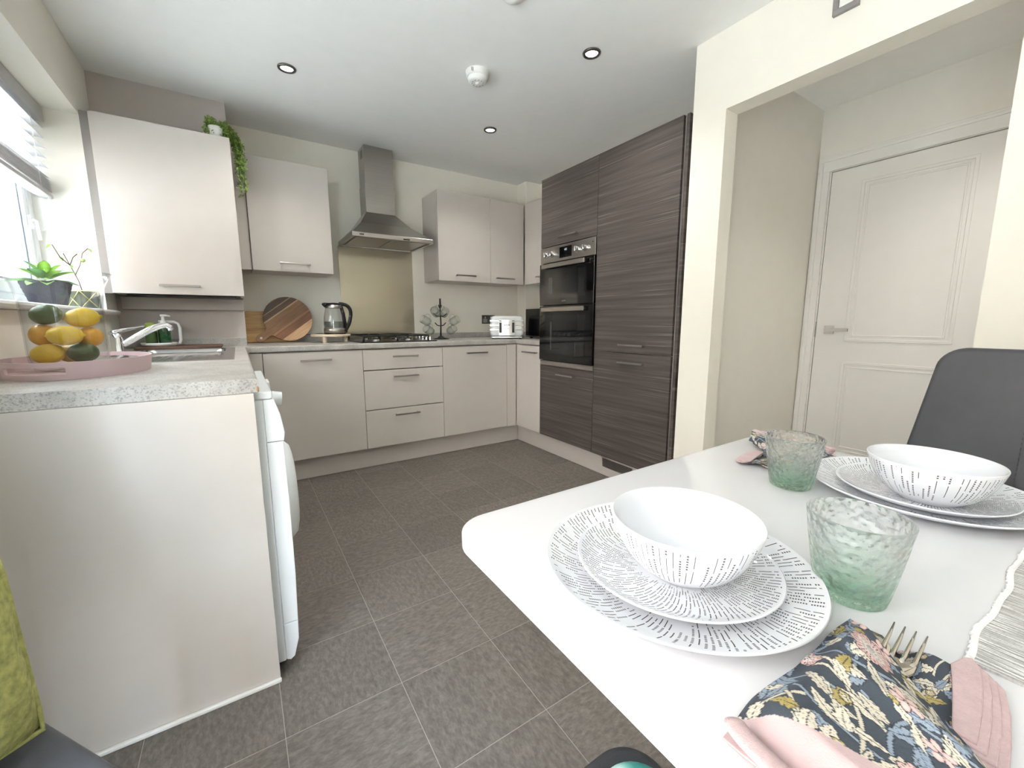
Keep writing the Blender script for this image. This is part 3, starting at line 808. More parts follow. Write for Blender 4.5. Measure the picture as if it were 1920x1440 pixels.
for xa in (1.315, 1.385):
    s_ = BM(); box(s_, xa, xa + .044, 0.6192, 0.6205, 1.050, 1.086, .001); obj('outlet', s_, M_greyplastic, pl)

# washing machine under the worktop end
wm = thing('washing_machine', 'white front-loading washing machine under the worktop beside the end panel', 'washing machine', (-0.95, -1.36, 0))
WY0, WY1 = -1.660, -1.065
obj('body', B(-1.22, -0.672, WY0, WY1, 0.03, 0.846, 0.004), M_white, wm)
obj('lid', B(-1.22, -0.648, WY0 - .003, WY1 + .003, 0.846, 0.868, 0.005), M_white, wm)
def front_slab(name, zs, mat=M_white):
    """Front skin: polygon of (x, z) points bulging outward, extruded across the machine."""
    return obj(name, prism(BM(), zs, WY0, WY1, 0.0025, 2, axis='y'), mat, wm)
fp = front_slab('control_panel', [(-0.6715, 0.845), (-0.6715, 0.722), (-0.628, 0.722), (-0.624, 0.745), (-0.632, 0.80), (-0.645, 0.845)])
front_slab('front_panel', [(-0.6715, 0.720), (-0.6715, 0.152), (-0.632, 0.152), (-0.628, 0.30), (-0.627, 0.55), (-0.630, 0.720)])
kp = front_slab('kick_panel', [(-0.6715, 0.150), (-0.6715, 0.034), (-0.660, 0.028), (-0.648, 0.036), (-0.634, 0.09), (-0.632, 0.150)])
for yy in (WY0 + .05, WY1 - .05):
    for xx in (-1.15, -0.72): obj('foot', cyl(BM(), (xx, yy, 0), (xx, yy, .035), .02, seg=12), M_black, wm)
wring = BM()
prof = [(0.175, 0), (0.172, .018), (0.155, .034), (0.13, .040), (0.115, .034), (0.105, .015), (0.100, 0)]
lathe(wring, prof, seg=40)
for v in wring.verts: v.co = Vector((-0.629 + v.co.z, -1.362 + v.co.x, 0.470 + v.co.y))
dr = obj('door_ring', wring, M_white, wm, smooth=True)
gl = BM(); lathe(gl, [(0.102, .012), (0.09, .006), (0.0, -.002)], seg=32)
for v in gl.verts: v.co = Vector((-0.629 + v.co.z, -1.362 + v.co.x, 0.470 + v.co.y))
obj('door_glass', gl, M_dkglass, dr, smooth=True)
for zz in (0.435, 0.500):
    obj('hinge_slot', B(-0.618, -0.6015, -1.505, -1.480, zz, zz + .012), M_black, dr)
kn = BM(); cyl(kn, (-0.634, -1.33, 0.795), (-0.604, -1.33, 0.792), .026, .023, seg=24)
obj('programme_knob', kn, M_white, fp, angle=40)
obj('detergent_drawer', prism(BM(), [(-0.635, 0.735), (-0.6255, 0.735), (-0.6305, 0.835), (-0.643, 0.835)], -1.20, -1.08, .001, axis='y'), M_white, fp)

# ------------------------------------------------------------------ sink, tap and things on the worktop
sk = thing('sink', 'stainless steel inset sink with drainer behind the pink tray', 'sink', (-0.967, -0.49, 0.9102))
def grid_surface(bm, x0, x1, y0, y1, nx, ny, fz):
    vs2 = [[bm.verts.new((x0 + (x1 - x0) * i / nx, y0 + (y1 - y0) * j / ny, fz(x0 + (x1 - x0) * i / nx, y0 + (y1 - y0) * j / ny))) for j in range(ny + 1)] for i in range(nx + 1)]
    for i in range(nx):
        for j in range(ny):
            f = bm.faces.new((vs2[i][j], vs2[i + 1][j], vs2[i + 1][j + 1], vs2[i][j + 1])); f.smooth = True
    return bm
def rr_sd(x, y, x0, x1, y0, y1, r):
    """Signed distance to a rounded rectangle (negative inside)."""
    dx = abs(x - (x0 + x1) / 2) - ((x1 - x0) / 2 - r); dy = abs(y - (y0 + y1) / 2) - ((y1 - y0) / 2 - r)
    return math.hypot(max(dx, 0), max(dy, 0)) + min(max(dx, dy), 0) - r
def sst(a, b, x):
    t_ = max(0, min(1, (x - a) / (b - a))); return t_ * t_ * (3 - 2 * t_)
def sink_z(x, y):
    z = 0.9125
    ed = rr_sd(x, y, -1.20, -0.735, -0.977, -0.007, 0.012)
    z -= 0.0022 * sst(-0.006, 0.0, ed)
    d = rr_sd(x, y, -1.145, -0.775, -0.94, -0.46, 0.05)          # drainer
    z -= 0.010 * sst(0.0, -0.02, d)
    if d < -0.02: z += 0.0035 * (0.5 + 0.5 * math.cos((x + 0.96) * 2 * PI / 0.034)) * sst(-0.02, -0.045, d)
    b_ = rr_sd(x, y, -1.145, -0.775, -0.40, -0.045, 0.06)        # bowl
    z -= 0.150 * sst(0.0, -0.045, b_)
    return z
obj('basin', grid_surface(BM(), -1.20, -0.735, -0.977, -0.007, 96, 150, sink_z), M_sink, sk)
obj('waste', cyl(BM(), (-0.96, -0.22, 0.7626), (-0.96, -0.22, 0.766), .04, seg=24), M_chrome, sk)
tp = thing('mixer_tap', 'chrome mixer tap with angled spout and lever behind the sink', 'tap', (-1.165, -0.49, 0.9125))
b = BM(); lathe(b, [(0.0, 0), (.028, 0), (.028, .006), (.0235, .012), (.0225, .075), (.020, .090), (.012, .10), (0, .102)], -1.165, -0.49, 0.913, 28)
obj('body', b, M_chrome, tp, smooth=True)
sp_ = bez((-1.160, -0.490, 0.955), (-1.09, -0.475, 0.995), (-1.04, -0.47, 1.045), (-0.992, -0.462, 1.046), 12) + [Vector((-0.980, -0.46, 1.038)), Vector((-0.976, -0.459, 1.022))]
obj('spout', tube(BM(), sp_, [.0145] * 10 + [.0135, .0135, .0135, .013, .0125], 14), M_chrome, tp, smooth=True)
lv_ = bez((-1.178, -0.50, 1.010), (-1.15, -0.46, 1.028), (-1.11, -0.42, 1.030), (-1.080, -0.395, 1.042), 8)
obj('lever', tube(BM(), lv_, [.017, .017, .016, .014, .012, .010, .009, .008, .006], 12, flat=0.6), M_chrome, tp, smooth=True)

# soap caddy and bottles on a dark board at the back of the sink
tag(obj('wooden_board', prism(BM(), rrect(-1.20, -0.80, 0.04, 0.285, .02), 0.9102, 0.922, .003), pm('dark_walnut', (104, 74, 58), 0.5, var=0.25, scale=(3, 40, 10))), 'dark wooden board lying on the worktop behind the sink', 'board')
cd = thing('soap_caddy', 'white looped caddy holding the bottles beside the tap', 'caddy', (-1.08, 0.18, 0.922))
obj('dish', lathe(BM(), [(0, 0), (.072, 0), (.080, .006), (.084, .020), (.080, .020), (.075, .010), (.068, .007), (0, .006)], -1.104, 0.18, 0.9222, 28), M_whiteplastic, cd, smooth=True)
lp = [(-1.03, 0.208, 0.930), (-1.012, 0.208, 0.935), (-1.005, 0.208, 0.955), (-1.004, 0.208, 1.03), (-1.010, 0.208, 1.052), (-1.030, 0.208, 1.062), (-1.10, 0.208, 1.064)]
obj('loop_handle', tube(BM(), lp, .0085, 10), M_whiteplastic, cd, smooth=True)
bo1 = thing('soap_bottle', 'green soap bottle with white pump top', 'bottle', (-1.075, 0.215, 0.93))
obj('body', lathe(BM(), [(0, 0), (.026, 0), (.030, .006), (.030, .085), (.024, .105), (.012, .115), (0, .115)], -1.075, 0.180, 0.9325, 24), thin_glass('green_bottle_plastic', (150, 200, 160), gloss=0.08), bo1, smooth=True)
obj('liquid', lathe(BM(), [(0, 0.002), (.0275, 0.002), (.0275, .062), (0, .062)], -1.075, 0.180, 0.9325, 24), pm('green_soap', (40, 96, 58), 0.2), bo1, smooth=True)
pb = BM(); lathe(pb, [(.014, 0), (.0145, .016), (.008, .022), (.006, .05), (0, .05)], -1.075, 0.180, 1.0478, 18); tube(pb, [(-1.085, 0.180, 1.098), (-1.060, 0.175, 1.099), (-1.040, 0.172, 1.094)], [.007, .0065, .004], 8)
obj('pump', pb, M_whiteplastic, bo1, smooth=True)
bo2 = thing('dish_soap_bottle', 'squat green bottle with yellow-green cap in the caddy', 'bottle', (-1.135, 0.18, 0.93))
obj('body', lathe(BM(), [(0, 0), (.024, 0), (.028, .008), (.028, .07), (.020, .09), (0, .092)], -1.135, 0.180, 0.9325, 24), pm('dark_green_plastic', (70, 92, 48), 0.35, var=0.1), bo2, smooth=True)
obj('cap', lathe(BM(), [(.022, .088), (.024, .092), (.024, .118), (.018, .126), (0, .127)], -1.135, 0.180, 0.9325, 24), pm('lime_green_plastic', (150, 165, 70), 0.4, var=0.08), bo2, smooth=True)

# pink tray
M_tray = pm('dusky_pink_lacquer', (200, 176, 178), 0.4, var=0.02)
TCX, TCY, TA, TB = -1.118, -1.218, 0.162, 0.245
def oval(sc_, n=64): return [(TCX + TA * sc_ * math.cos(2 * PI * k / n), TCY + TB * sc_ * math.sin(2 * PI * k / n)) for k in range(n)]
ty = thing('serving_tray', 'dusky pink oval tray with handle slots on the near worktop', 'tray', (TCX, TCY, 0.9105))
obj('base', prism(BM(), oval(0.93), 0.9105, 0.918, .002), M_tray, ty)
wall_bm = BM(); nseg = 96
def wall_pt(k, z, inner):
    a = 2 * PI * k / nseg; s_ = 0.955 + 0.045 * (z - 0.9105) / 0.054 - (0.034 if inner else 0)
    return (TCX + TA * s_ * math.cos(a), TCY + (TB * s_ + (0.0)) * math.sin(a), z)
def slot(k, r):
    """Handle slot in the near and far walls of the tray."""
    a = (2 * PI * k / nseg) % (2 * PI)
    for c in (1.5 * PI - 0.30, 0.5 * PI - 0.30):
        if abs(a - c) < 0.40 and 2 <= r <= 3: return True
    return False
zs = [0.9105, 0.920, 0.926, 0.936, 0.944, 0.957]
gv = {(k, r, i): wall_bm.verts.new(wall_pt(k, zs[r], i)) for k in range(nseg) for r in range(6) for i in (0, 1)}
for k in range(nseg):
    k2 = (k + 1) % nseg
    for r in range(5):
        if slot(k + .5, r): continue
        for i in (0, 1): wall_bm.faces.new((gv[k, r, i], gv[k2, r, i], gv[k2, r + 1, i], gv[k, r + 1, i]))
        if slot(k + .5, r + 1): wall_bm.faces.new((gv[k, r + 1, 0], gv[k2, r + 1, 0], gv[k2, r + 1, 1], gv[k, r + 1, 1]))
        if r and slot(k + .5, r - 1): wall_bm.faces.new((gv[k, r, 0], gv[k2, r, 0], gv[k2, r, 1], gv[k, r, 1]))
        if slot(k + 1.5, r): wall_bm.faces.new((gv[k2, r, 0], gv[k2, r + 1, 0], gv[k2, r + 1, 1], gv[k2, r, 1]))
        if slot(k - .5, r): wall_bm.faces.new((gv[k, r, 0], gv[k, r + 1, 0], gv[k, r + 1, 1], gv[k, r, 1]))
    for r in (0, 5): wall_bm.faces.new((gv[k, r, 0], gv[k2, r, 0], gv[k2, r, 1], gv[k, r, 1]))
bmesh.ops.recalc_face_normals(wall_bm, faces=wall_bm.faces)
obj('side_wall', wall_bm, M_tray, ty, angle=40)

# glass vase with fruit
VX, VY, VZ = -1.142, -1.215, 0.9185
vz = BM()
outer = [(0.0, 0.0), (.060, 0.0), (.076, .006), (.084, .020), (.087, .05), (.087, .15), (.089, .20), (.096, .245), (.108, .275), (.1165, .288)]
inner = [(.1135, .2885), (.105, .274), (.093, .244), (.086, .20), (.084, .15), (.084, .05), (.080, .026), (.070, .016), (0.0, .014)]
lathe(vz, outer + inner, VX, VY, VZ, 64)
M_vase = thin_glass('clear_vase_glass', (253, 254, 254), gloss=0.04, edge=0.07)
tag(obj('glass_vase', vz, M_vase, smooth=True), 'large clear flared glass vase of lemons and limes on the pink tray', 'vase')
def fruit_bm(L, r, nub):
    prof = []
    for i in range(15):
        t_ = i / 14; a = PI * t_
        rr = r * math.sin(a) ** 0.85; z = -L / 2 * math.cos(a)
        prof.append((max(rr, 0), z))
    if nub:
        prof[0] = (0, -L / 2 - .006); prof[-1] = (0, L / 2 + .007); prof[1] = (r * .2, -L / 2 + .001); prof[-2] = (r * .22, L / 2 - .001)
    return lathe(BM(), prof, seg=24)
M_lemon = pm('lemon_peel', (226, 190, 62), 0.42, var=0.10, scale=(30, 30, 30), bump=0.5, bscale=130)
M_orange = pm('orange_lemon_peel', (222, 166, 62), 0.42, var=0.10, scale=(30, 30, 30), bump=0.5, bscale=130)
M_lime = pm('lime_peel', (66, 84, 40), 0.4, var=0.2, scale=(30, 30, 30), bump=0.4, bscale=130)
FRUIT = [  # kind, dx, dy, z, rot (euler), label
    ('lemon', -.040, -.028, .966, (1.4, 0, 1.25), 'lemon at the bottom left of the glass vase'),
    ('lime', .032, -.036, .969, (1.5, 0, 1.35), 'dark green lime at the bottom right of the vase'),
    ('lemon', .000, .036, .966, (1.5, .1, 1.2), 'lemon at the bottom of the vase behind the others'),
    ('orange', -.047, -.004, 1.024, (.5, .5, 0), 'deep yellow lemon against the left side of the vase'),
    ('lemon', .006, -.044, 1.022, (1.55, 0, 1.52), 'lemon lying sideways in the middle front of the vase'),
    ('orange', .048, .006, 1.018, (1.3, .2, 2.3), 'deep yellow lemon against the right side of the vase'),
    ('lime', -.024, -.010, 1.076, (1.4, .2, 1.2), 'dark green lime on top left of the fruit in the vase'),
    ('lemon', .034, .000, 1.072, (1.45, -.15, 1.8), 'lemon on top right of the fruit in the vase'),
]
FM = {'lemon': (.082, .0285, True, M_lemon), 'orange': (.066, .0305, True, M_orange), 'lime': (.074, .0285, False, M_lime)}
NUDGE = [(-0.0017, 0.0042, 0.0031), (0.0064, 0.0017, 0.0011), (0, 0, 0), (-0.0041, 0.0036, -0.0006), (0.0007, -0.002, 0), (0.0014, 0.0016, -0.0026), (-0.011, -0.0031, 0.0063), (0.0061, 0.0018, 0.0016)]   # so that the fruits touch without cutting into each other
for (kd, dx, dy, z, rt, lb), nd in zip(FRUIT, NUDGE):
    L_, r_, nb, mt = FM[kd]
    f = fruit_bm(L_ * .95, r_ * 1.0, nb)
    q = Matrix.Translation((VX + dx * .95 + nd[0], VY + dy * .95 + nd[1], z + nd[2])) @ (Matrix.Rotation(rt[2], 4, 'Z') @ Matrix.Rotation(rt[1], 4, 'Y') @ Matrix.Rotation(rt[0], 4, 'X'))
    for v in f.verts: v.co = q @ v.co
    tag(obj('lime' if kd == 'lime' else 'lemon', f, mt, smooth=True), lb, 'lime' if kd == 'lime' else 'lemon', 'fruit in the vase')

# window sill plants
M_pot = pm('charcoal_knit_pot', (62, 62, 74), 0.8, var=0.2, scale=(60, 60, 140), bump=0.6, bscale=90)
M_leaf = pm('succulent_green', (178, 208, 122), 0.5, var=0.16, scale=(14, 14, 14))
M_leaf2 = pm('blue_green_leaf', (150, 186, 140), 0.5, var=0.16, scale=(14, 14, 14))
px, py = -1.372, -0.42
pt = thing('potted_succulent', 'leafy green succulent in dark ribbed pot on window sill', 'potted plant', (px, py, 1.1255))
b = BM()
prof = [(0, 0), (.050, 0)]
for k in range(13): prof.append((.052 + .026 * k / 12 + (.0018 if k % 2 else 0), .002 + .100 * k / 12))
prof += [(.074, .102), (.070, .092), (0, .092)]
obj('pot', lathe(b, prof, px, py, 1.1255, 32), M_pot, pt, smooth=True)
def leaf_bm(L, w, thick=.004, curl=.25):
    bm = BM(); n = 6; rows = []
    for i in range(n + 1):
        t_ = i / n; ww = w * math.sin(PI * min(1, .12 + .88 * t_) ) ** .7 if t_ < 1 else 0
        x = L * t_; z = -curl * L * t_ * t_
        rows.append([bm.verts.new((x, -ww / 2, z + .2 * ww)), bm.verts.new((x, 0, z)), bm.verts.new((x, ww / 2, z + .2 * ww))] if ww > 1e-5 else [bm.verts.new((x, 0, z))])
    for a_, b_ in zip(rows, rows[1:]):
        if len(b_) == 3:
            for j in range(2): bm.faces.new((a_[j], a_[j + 1], b_[j + 1], b_[j])).smooth = True
        else:
            for j in range(2): bm.faces.new((a_[j], a_[j + 1], b_[0])).smooth = True
    t_ = bm.copy(); bm2 = bm
    bmesh.ops.solidify(bm2, geom=list(bm2.faces), thickness=thick); t_.free()
    return bm2
def put(bm, M_): 
    for v in bm.verts: v.co = M_ @ v.co
    return bm
rl = random.Random(3)
for k in range(22):
    ring_ = 0 if k < 10 else (1 if k < 17 else 2)
    a = 2 * PI * (k / (10 if ring_ == 0 else 7 if ring_ == 1 else 5)) + rl.uniform(-.2, .2)
    el = (-.15, -.75, -1.25)[ring_]
    q = Matrix.Translation((px + .02 * math.cos(a), py + .02 * math.sin(a), 1.1255 + .098 + .018 * ring_)) @ Matrix.Rotation(a, 4, 'Z') @ Matrix.Rotation(el + rl.uniform(-.12, .12), 4, 'Y')
    obj('leaf', put(leaf_bm(rl.uniform(.075, .10) * (1, .85, .62)[ring_], rl.uniform(.036, .05)), q), (M_leaf, M_leaf2)[k % 3 == 0], pt)
gx, gy = -1.338, -0.075
gt = thing('twig_plant', 'bare twiggy plant in a wire-patterned dark pot on window sill', 'potted plant', (gx, gy, 1.1255))
hexr = .066
hp = [(gx + hexr * math.cos(PI / 6 + k * PI / 3), gy + hexr * math.sin(PI / 6 + k * PI / 3)) for k in range(6)]
obj('pot', prism(BM(), [(gx + (p[0] - gx) * .93, gy + (p[1] - gy) * .93) for p in hp], 1.126, 1.210, .002), pm('olive_dark_pot', (86, 90, 74), 0.4, var=0.2), gt)
wr = BM()
for k in range(6):
    a_, c_ = hp[k], hp[(k + 1) % 6]; mid = ((a_[0] + c_[0]) / 2, (a_[1] + c_[1]) / 2)
    for seg_ in (((*a_, 1.128), (*mid, 1.170)), ((*c_, 1.128), (*mid, 1.170)), ((*a_, 1.212), (*mid, 1.170)), ((*c_, 1.212), (*mid, 1.170)), ((*a_, 1.212), (*c_, 1.212)), ((*a_, 1.128), (*c_, 1.128))):
        tube(wr, seg_, .0017, 6)
obj('wire_cage', wr, pm('brass_wire', (214, 196, 130), 0.3, 0.8), gt)
tw = BM()
M_twig = pm('brown_twig', (110, 92, 72), 0.8, var=0.2)
S0 = Vector((gx, gy, 1.20))
br_ = [[S0, S0 + Vector((-.005, -.02, .06)), S0 + Vector((-.02, -.05, .13)), S0 + Vector((-.03, -.08, .18))],
       [S0 + Vector((-.012, -.03, .085)), S0 + Vector((.0, .02, .14)), S0 + Vector((.01, .04, .20)), S0 + Vector((.03, .05, .225))],
       [S0 + Vector((-.02, -.05, .13)), S0 + Vector((-.04, -.09, .16)), S0 + Vector((-.05, -.13, .21))],
       [S0 + Vector((-.02, -.05, .13)), S0 + Vector((-.01, -.03, .17)), S0 + Vector((.0, .0, .19))]]
for p_ in br_: tube(tw, p_, .0022, 6)
obj('stem', tw, M_twig, gt)
for k in range(7):
    p_ = br_[k % 4][-1 - (k // 4)]
    q = Matrix.Translation(p_) @ Matrix.Rotation(k * 1.3, 4, 'Z') @ Matrix.Rotation(.3, 4, 'Y')
    obj('leaf', put(leaf_bm(.032, .014, .0012), q), M_leaf, gt)
obj('bud', ico(BM(), S0 + Vector((.008, .035, .165)), .011, 2), M_leaf, gt)

# venetian blind
vb = thing('venetian_blind', 'white venetian blind half raised over the kitchen window', 'blind', (-1.44, -0.63, 1.66))
M_blind = pm('white_blind_slat', (206, 206, 209), 0.4, var=0.01)
M_railgrey = pm('blind_rail_grey', (186, 185, 186), 0.45, var=0.02)
BY0, BY1 = -1.31, 0.055
obj('headrail', B(-1.475, -1.412, BY0, BY1, 2.012, 2.078, 0.003), M_railgrey, vb)
slat = BM()
n = 6
pr = [(-.024 + .048 * i / n, .003 * (1 - ((i - n / 2) / (n / 2)) ** 2)) for i in range(n + 1)]
th_ = math.radians(-5)
pr = [(x * math.cos(th_) - z * math.sin(th_), x * math.sin(th_) + z * math.cos(th_)) for x, z in pr]
prism(slat, pr + [(x, z - .0018) for x, z in pr[::-1]], BY0 + .01, BY1 - .01, axis='y')
s0 = None
zz = [1.985 - .0455 * k for k in range(6)] + [1.745 - .0078 * k for k in range(8)]
for k, z in enumerate(zz):
    if s0 is None:
        for v in slat.verts: v.co += Vector((-1.443, 0, z))
        s0 = obj('slat', slat, M_blind, vb); z_first = z
    else:
        c = s0.copy(); COL.objects.link(c); c.parent = vb; c.location = s0.location + Vector((0, 0, z - z_first))
obj('bottom_rail', B(-1.470, -1.416, BY0 + .01, BY1 - .01, 1.660, 1.678, 0.004), M_railgrey, vb)
for y_ in (-1.15, -0.62, -0.10):
    ld = BM()
    for dx in (-.026, .026): tube(ld, [(-1.443 + dx, y_, 2.012), (-1.443 + dx, y_, 1.678)], .0012, 5)
    obj('ladder_cord', ld, M_whiteplastic, vb)
pc = BM()
tube(pc, bez((-1.425, 0.035, 1.665), (-1.42, 0.04, 1.56), (-1.45, 0.03, 1.50), (-1.475, 0.03, 1.50), 10), .0018, 6)
tube(pc, bez((-1.43, 0.02, 1.665), (-1.42, 0.03, 1.58), (-1.46, 0.02, 1.52), (-1.475, 0.03, 1.505), 10), .0018, 6)
obj('pull_cord', pc, M_whiteplastic, vb)

# trailing plant on the boiler unit
PX, PY, PZ = -0.715, 0.13, 2.1035
tpn = thing('trailing_plant', 'trailing green plant in small white pot on top of boiler unit', 'potted plant', (PX, PY, PZ))
obj('pot', lathe(BM(), [(0, 0), (.028, 0), (.036, .062), (.033, .062), (.030, .05), (0, .05)], PX - .01, PY - .035, PZ, 24), M_whiteplastic, tpn, smooth=True)
rp = random.Random(5)
fol = BM(); strands = BM()
def leaflet(p, s):
    d = Vector((rp.gauss(0, 1), rp.gauss(0, 1), rp.gauss(0, 1))).normalized(); e_ = d.orthogonal().normalized(); 
    q = [p, p + d * s * .5 + e_ * s * .38, p + d * s, p + d * s * .5 - e_ * s * .38]
    if any(x.x < -0.6585 and x.z < PZ + .0015 and x.y > .015 for x in q): return     # keep clear of the unit's top and side
    fol.faces.new([fol.verts.new(x) for x in q])
for k in range(30):
    a = rp.uniform(0, 2 * PI); r_ = rp.uniform(.03, .06)
    st = Vector((PX, PY, PZ + .05))
    if k < 15:   # mop over the top and the left
        p1 = st + Vector((r_ * math.cos(a), r_ * math.sin(a) * .8, .04 + rp.uniform(0, .03))); p3 = st + Vector((1.35 * r_ * math.cos(a) , 1.1 * r_ * math.sin(a), rp.uniform(-.045, .0)))
        pts = bez(st, p1, p1, p3, 8)
    else:        # fall over the right-hand edge
        x1 = PX + rp.uniform(.082, .110); y1 = PY + rp.uniform(-.04, .05); zl = PZ - rp.choice((.06, .10, .14, .18, .23, .26))
        pts = bez(st, (x1 - .03, y1, PZ + .12), (x1 + .005, y1, PZ + .02), (x1 + rp.uniform(-.008, .012), y1, zl), 14)
    tube(strands, pts, .0013, 4)
    for p in pts[1:]:
        for _ in range(9): leaflet(p + Vector((rp.uniform(-.011, .011), rp.uniform(-.011, .011), rp.uniform(-.012, .012))), rp.uniform(.012, .021))
tag(obj('foliage', fol, pm('small_leaf_green', (138, 166, 84), 0.6, var=0.45, scale=(60, 60, 60)), tpn), kind='stuff')
obj('strand', strands, pm('green_stem', (80, 104, 52), 0.7), tpn)

# boards leaning on the wall
def strip_wood(name, cols, freq, axis=0, ang=0.0, rough=0.5):
    """Wood made of glued strips of different colours, in object space."""
    mt, nt, out = nmat(name)
    b = N(nt, 'ShaderNodeBsdfPrincipled'); tc = N(nt, 'ShaderNodeTexCoord')
    mp = N(nt, 'ShaderNodeMapping'); mp.inputs['Rotation'].default_value = (0, ang, 0)
    sp = N(nt, 'ShaderNodeSeparateXYZ'); LK(nt, tc, 'Object', mp, 0); LK(nt, mp, 0, sp, 0)
    ml = N(nt, 'ShaderNodeMath', operation='MULTIPLY_ADD'); ml.inputs[1].default_value = freq; ml.inputs[2].default_value = 0.5
    LK(nt, sp, 'Z', ml, 0)
    r = ramp(nt, cols); r.color_ramp.interpolation = 'CONSTANT'; LK(nt, ml, 0, r, 0)
    m2 = N(nt, 'ShaderNodeMapping'); m2.inputs['Scale'].default_value = (8, 8, 120)
    LK(nt, mp, 0, m2, 0)
    ns = N(nt, 'ShaderNodeTexNoise'); ns.inputs['Scale'].default_value = 1; ns.inputs['Detail'].default_value = 4; LK(nt, m2, 0, ns, 'Vector')
    r2 = ramp(nt, [(0.3, (.72, .72, .72)), (0.7, (1.1, 1.1, 1.1))]); LK(nt, ns, 'Fac', r2, 0)
    mx = N(nt, 'ShaderNodeMix', data_type='RGBA', blend_type='MULTIPLY'); mx.inputs[0].default_value = 1
    LK(nt, r, 0, mx, 6); LK(nt, r2, 0, mx, 7); LK(nt, mx, 2, b, 'Base Color'); b.inputs['Roughness'].default_value = rough
    LK(nt, b, 0, out, 0); return mt
def lean(o, ang):
    """Lean a board back about the line where it meets the worktop."""
    o.rotation_euler = (ang, 0, 0)
M_bamboo = strip_wood('bamboo_board', [(0.0, lin((206, 164, 106)))] + [(k / 12, lin(((206, 164, 106), (196, 152, 94), (212, 172, 116))[k % 3])) for k in range(1, 12)], 4.0)
bb = prism(BM(), rrect(-0.664, -0.33, 0.9105, 1.138, .012), 0.0, 0.018, .002, axis='y')
o = tag(obj('cutting_board', bb, M_bamboo), 'pale rectangular bamboo cutting board leaning on the wall', 'cutting board')
o.location.y = 0.572; o.location.z += .0015; lean(o, math.radians(-7))
M_acacia = strip_wood('acacia_board', [(0.0, lin((222, 180, 138))), (0.17, lin((142, 98, 68))), (0.33, lin((180, 134, 96))), (0.37, lin((150, 112, 80))), (0.56, lin((160, 120, 84))), (0.655, lin((214, 184, 140))), (0.68, lin((112, 88, 72))), (0.79, lin((196, 166, 128))), (0.805, lin((104, 84, 70))), (0.93, lin((164, 128, 92)))], 3.05, ang=math.radians(37))
rb = BM()
R_ = 0.163; hw = 0.028; Lh = 0.262
pts = []
for k in range(41):
    a = math.radians(12) + (2 * PI - math.radians(24)) * k / 40
    pts.append((R_ * math.cos(a), R_ * math.sin(a)))
pts += [(R_ + .015, -hw * .85), (Lh - .02, -hw), (Lh, -hw * .6), (Lh + .004, 0), (Lh, hw * .6), (Lh - .02, hw), (R_ + .015, hw * .85)]
ha = math.radians(217)
pts = [(x * math.cos(ha) - y * math.sin(ha), x * math.sin(ha) + y * math.cos(ha)) for x, y in pts]
prism(rb, [(x - 0.392, z + 1.0755) for x, z in pts], 0.0, 0.018, .002, axis='y')
rbo = thing('round_board', 'round striped acacia serving board with handle, leaning on wall', 'cutting board', (-0.392, 0.515, 0.9205))
PW[rbo.name] = Vector((-0.392, 0.0, 0.9105))
o = obj('board', rb, M_acacia, rbo)
ey = BM(); hx, hz = -0.392 + (Lh - .03) * math.cos(ha), 1.0755 + (Lh - .03) * math.sin(ha)
cyl(ey, (hx, -0.0015, hz), (hx, 0.0005, hz), .0085, seg=16); obj('hang_hole', ey, pm('brass_eyelet', (220, 200, 160), .4, .6), o)
lean(rbo, math.radians(-8))

# kettle on a wooden riser
KX, KY = -0.105, 0.36
M_palewood = pm('pale_wood', (222, 206, 184), 0.55, var=0.08, scale=(4, 40, 40))
rs = thing('wooden_riser', 'round pale wooden riser standing under the kettle', 'riser', (KX - .03, KY, 0.9105))
obj('top', lathe(BM(), [(0, .044), (.136, .044), (.138, .047), (.138, .057), (.136, .060), (0, .060)], KX - .03, KY, 0.9105, 40), M_palewood, rs, angle=40)
for k in range(3):
    a = math.radians(235 + 120 * k); obj('leg', cyl(BM(), (KX - .03 + .1 * math.cos(a), KY + .1 * math.sin(a), .9105), (KX - .03 + .1 * math.cos(a), KY + .1 * math.sin(a), .9545), .016, seg=16), M_palewood, rs, angle=40)
kt = thing('kettle', 'glass and steel electric kettle with black handle', 'kettle', (KX, KY, 0.9706))
kz = 0.9707
obj('power_base', lathe(BM(), [(0, 0), (.076, 0), (.078, .004), (.076, .010), (0, .010)], KX, KY, kz, 36), M_black, kt, smooth=True)
obj('steel_base', lathe(BM(), [(.074, .0105), (.076, .012), (.0755, .042), (.073, .044), (0, .044)], KX, KY, kz, 36), M_steel, kt, smooth=True)
M_kglass = thin_glass('kettle_glass', (246, 248, 248), gloss=0.08, edge=0.15)
obj('glass_body', lathe(BM(), [(.074, .044), (.0735, .08), (.069, .13), (.061, .175), (.057, .190)], KX, KY, kz, 40), M_kglass, kt, smooth=True)
M_water = thin_glass('water', (208, 214, 212), gloss=0.08)
obj('water', lathe(BM(), [(.070, .046), (.0705, .07), (.0685, .092), (0, .092)], KX, KY, kz, 32), M_water, kt, smooth=True)
obj('collar', lathe(BM(), [(.0575, .189), (.0585, .191), (.056, .212), (.050, .215), (0, .215)], KX, KY, kz, 36), M_steel, kt, smooth=True)
lid = BM(); lathe(lid, [(.058, .214), (.054, .221), (.035, .228), (0, .231)], KX, KY, kz, 32)
obj('lid', lid, M_black, kt, smooth=True)
spt = BM(); tube(spt, [(KX - .045, KY, kz + .208), (KX - .064, KY, kz + .216), (KX - .078, KY, kz + .219)], [.022, .015, .006], 12)
obj('spout', spt, M_black, kt, smooth=True)
hd2 = BM()
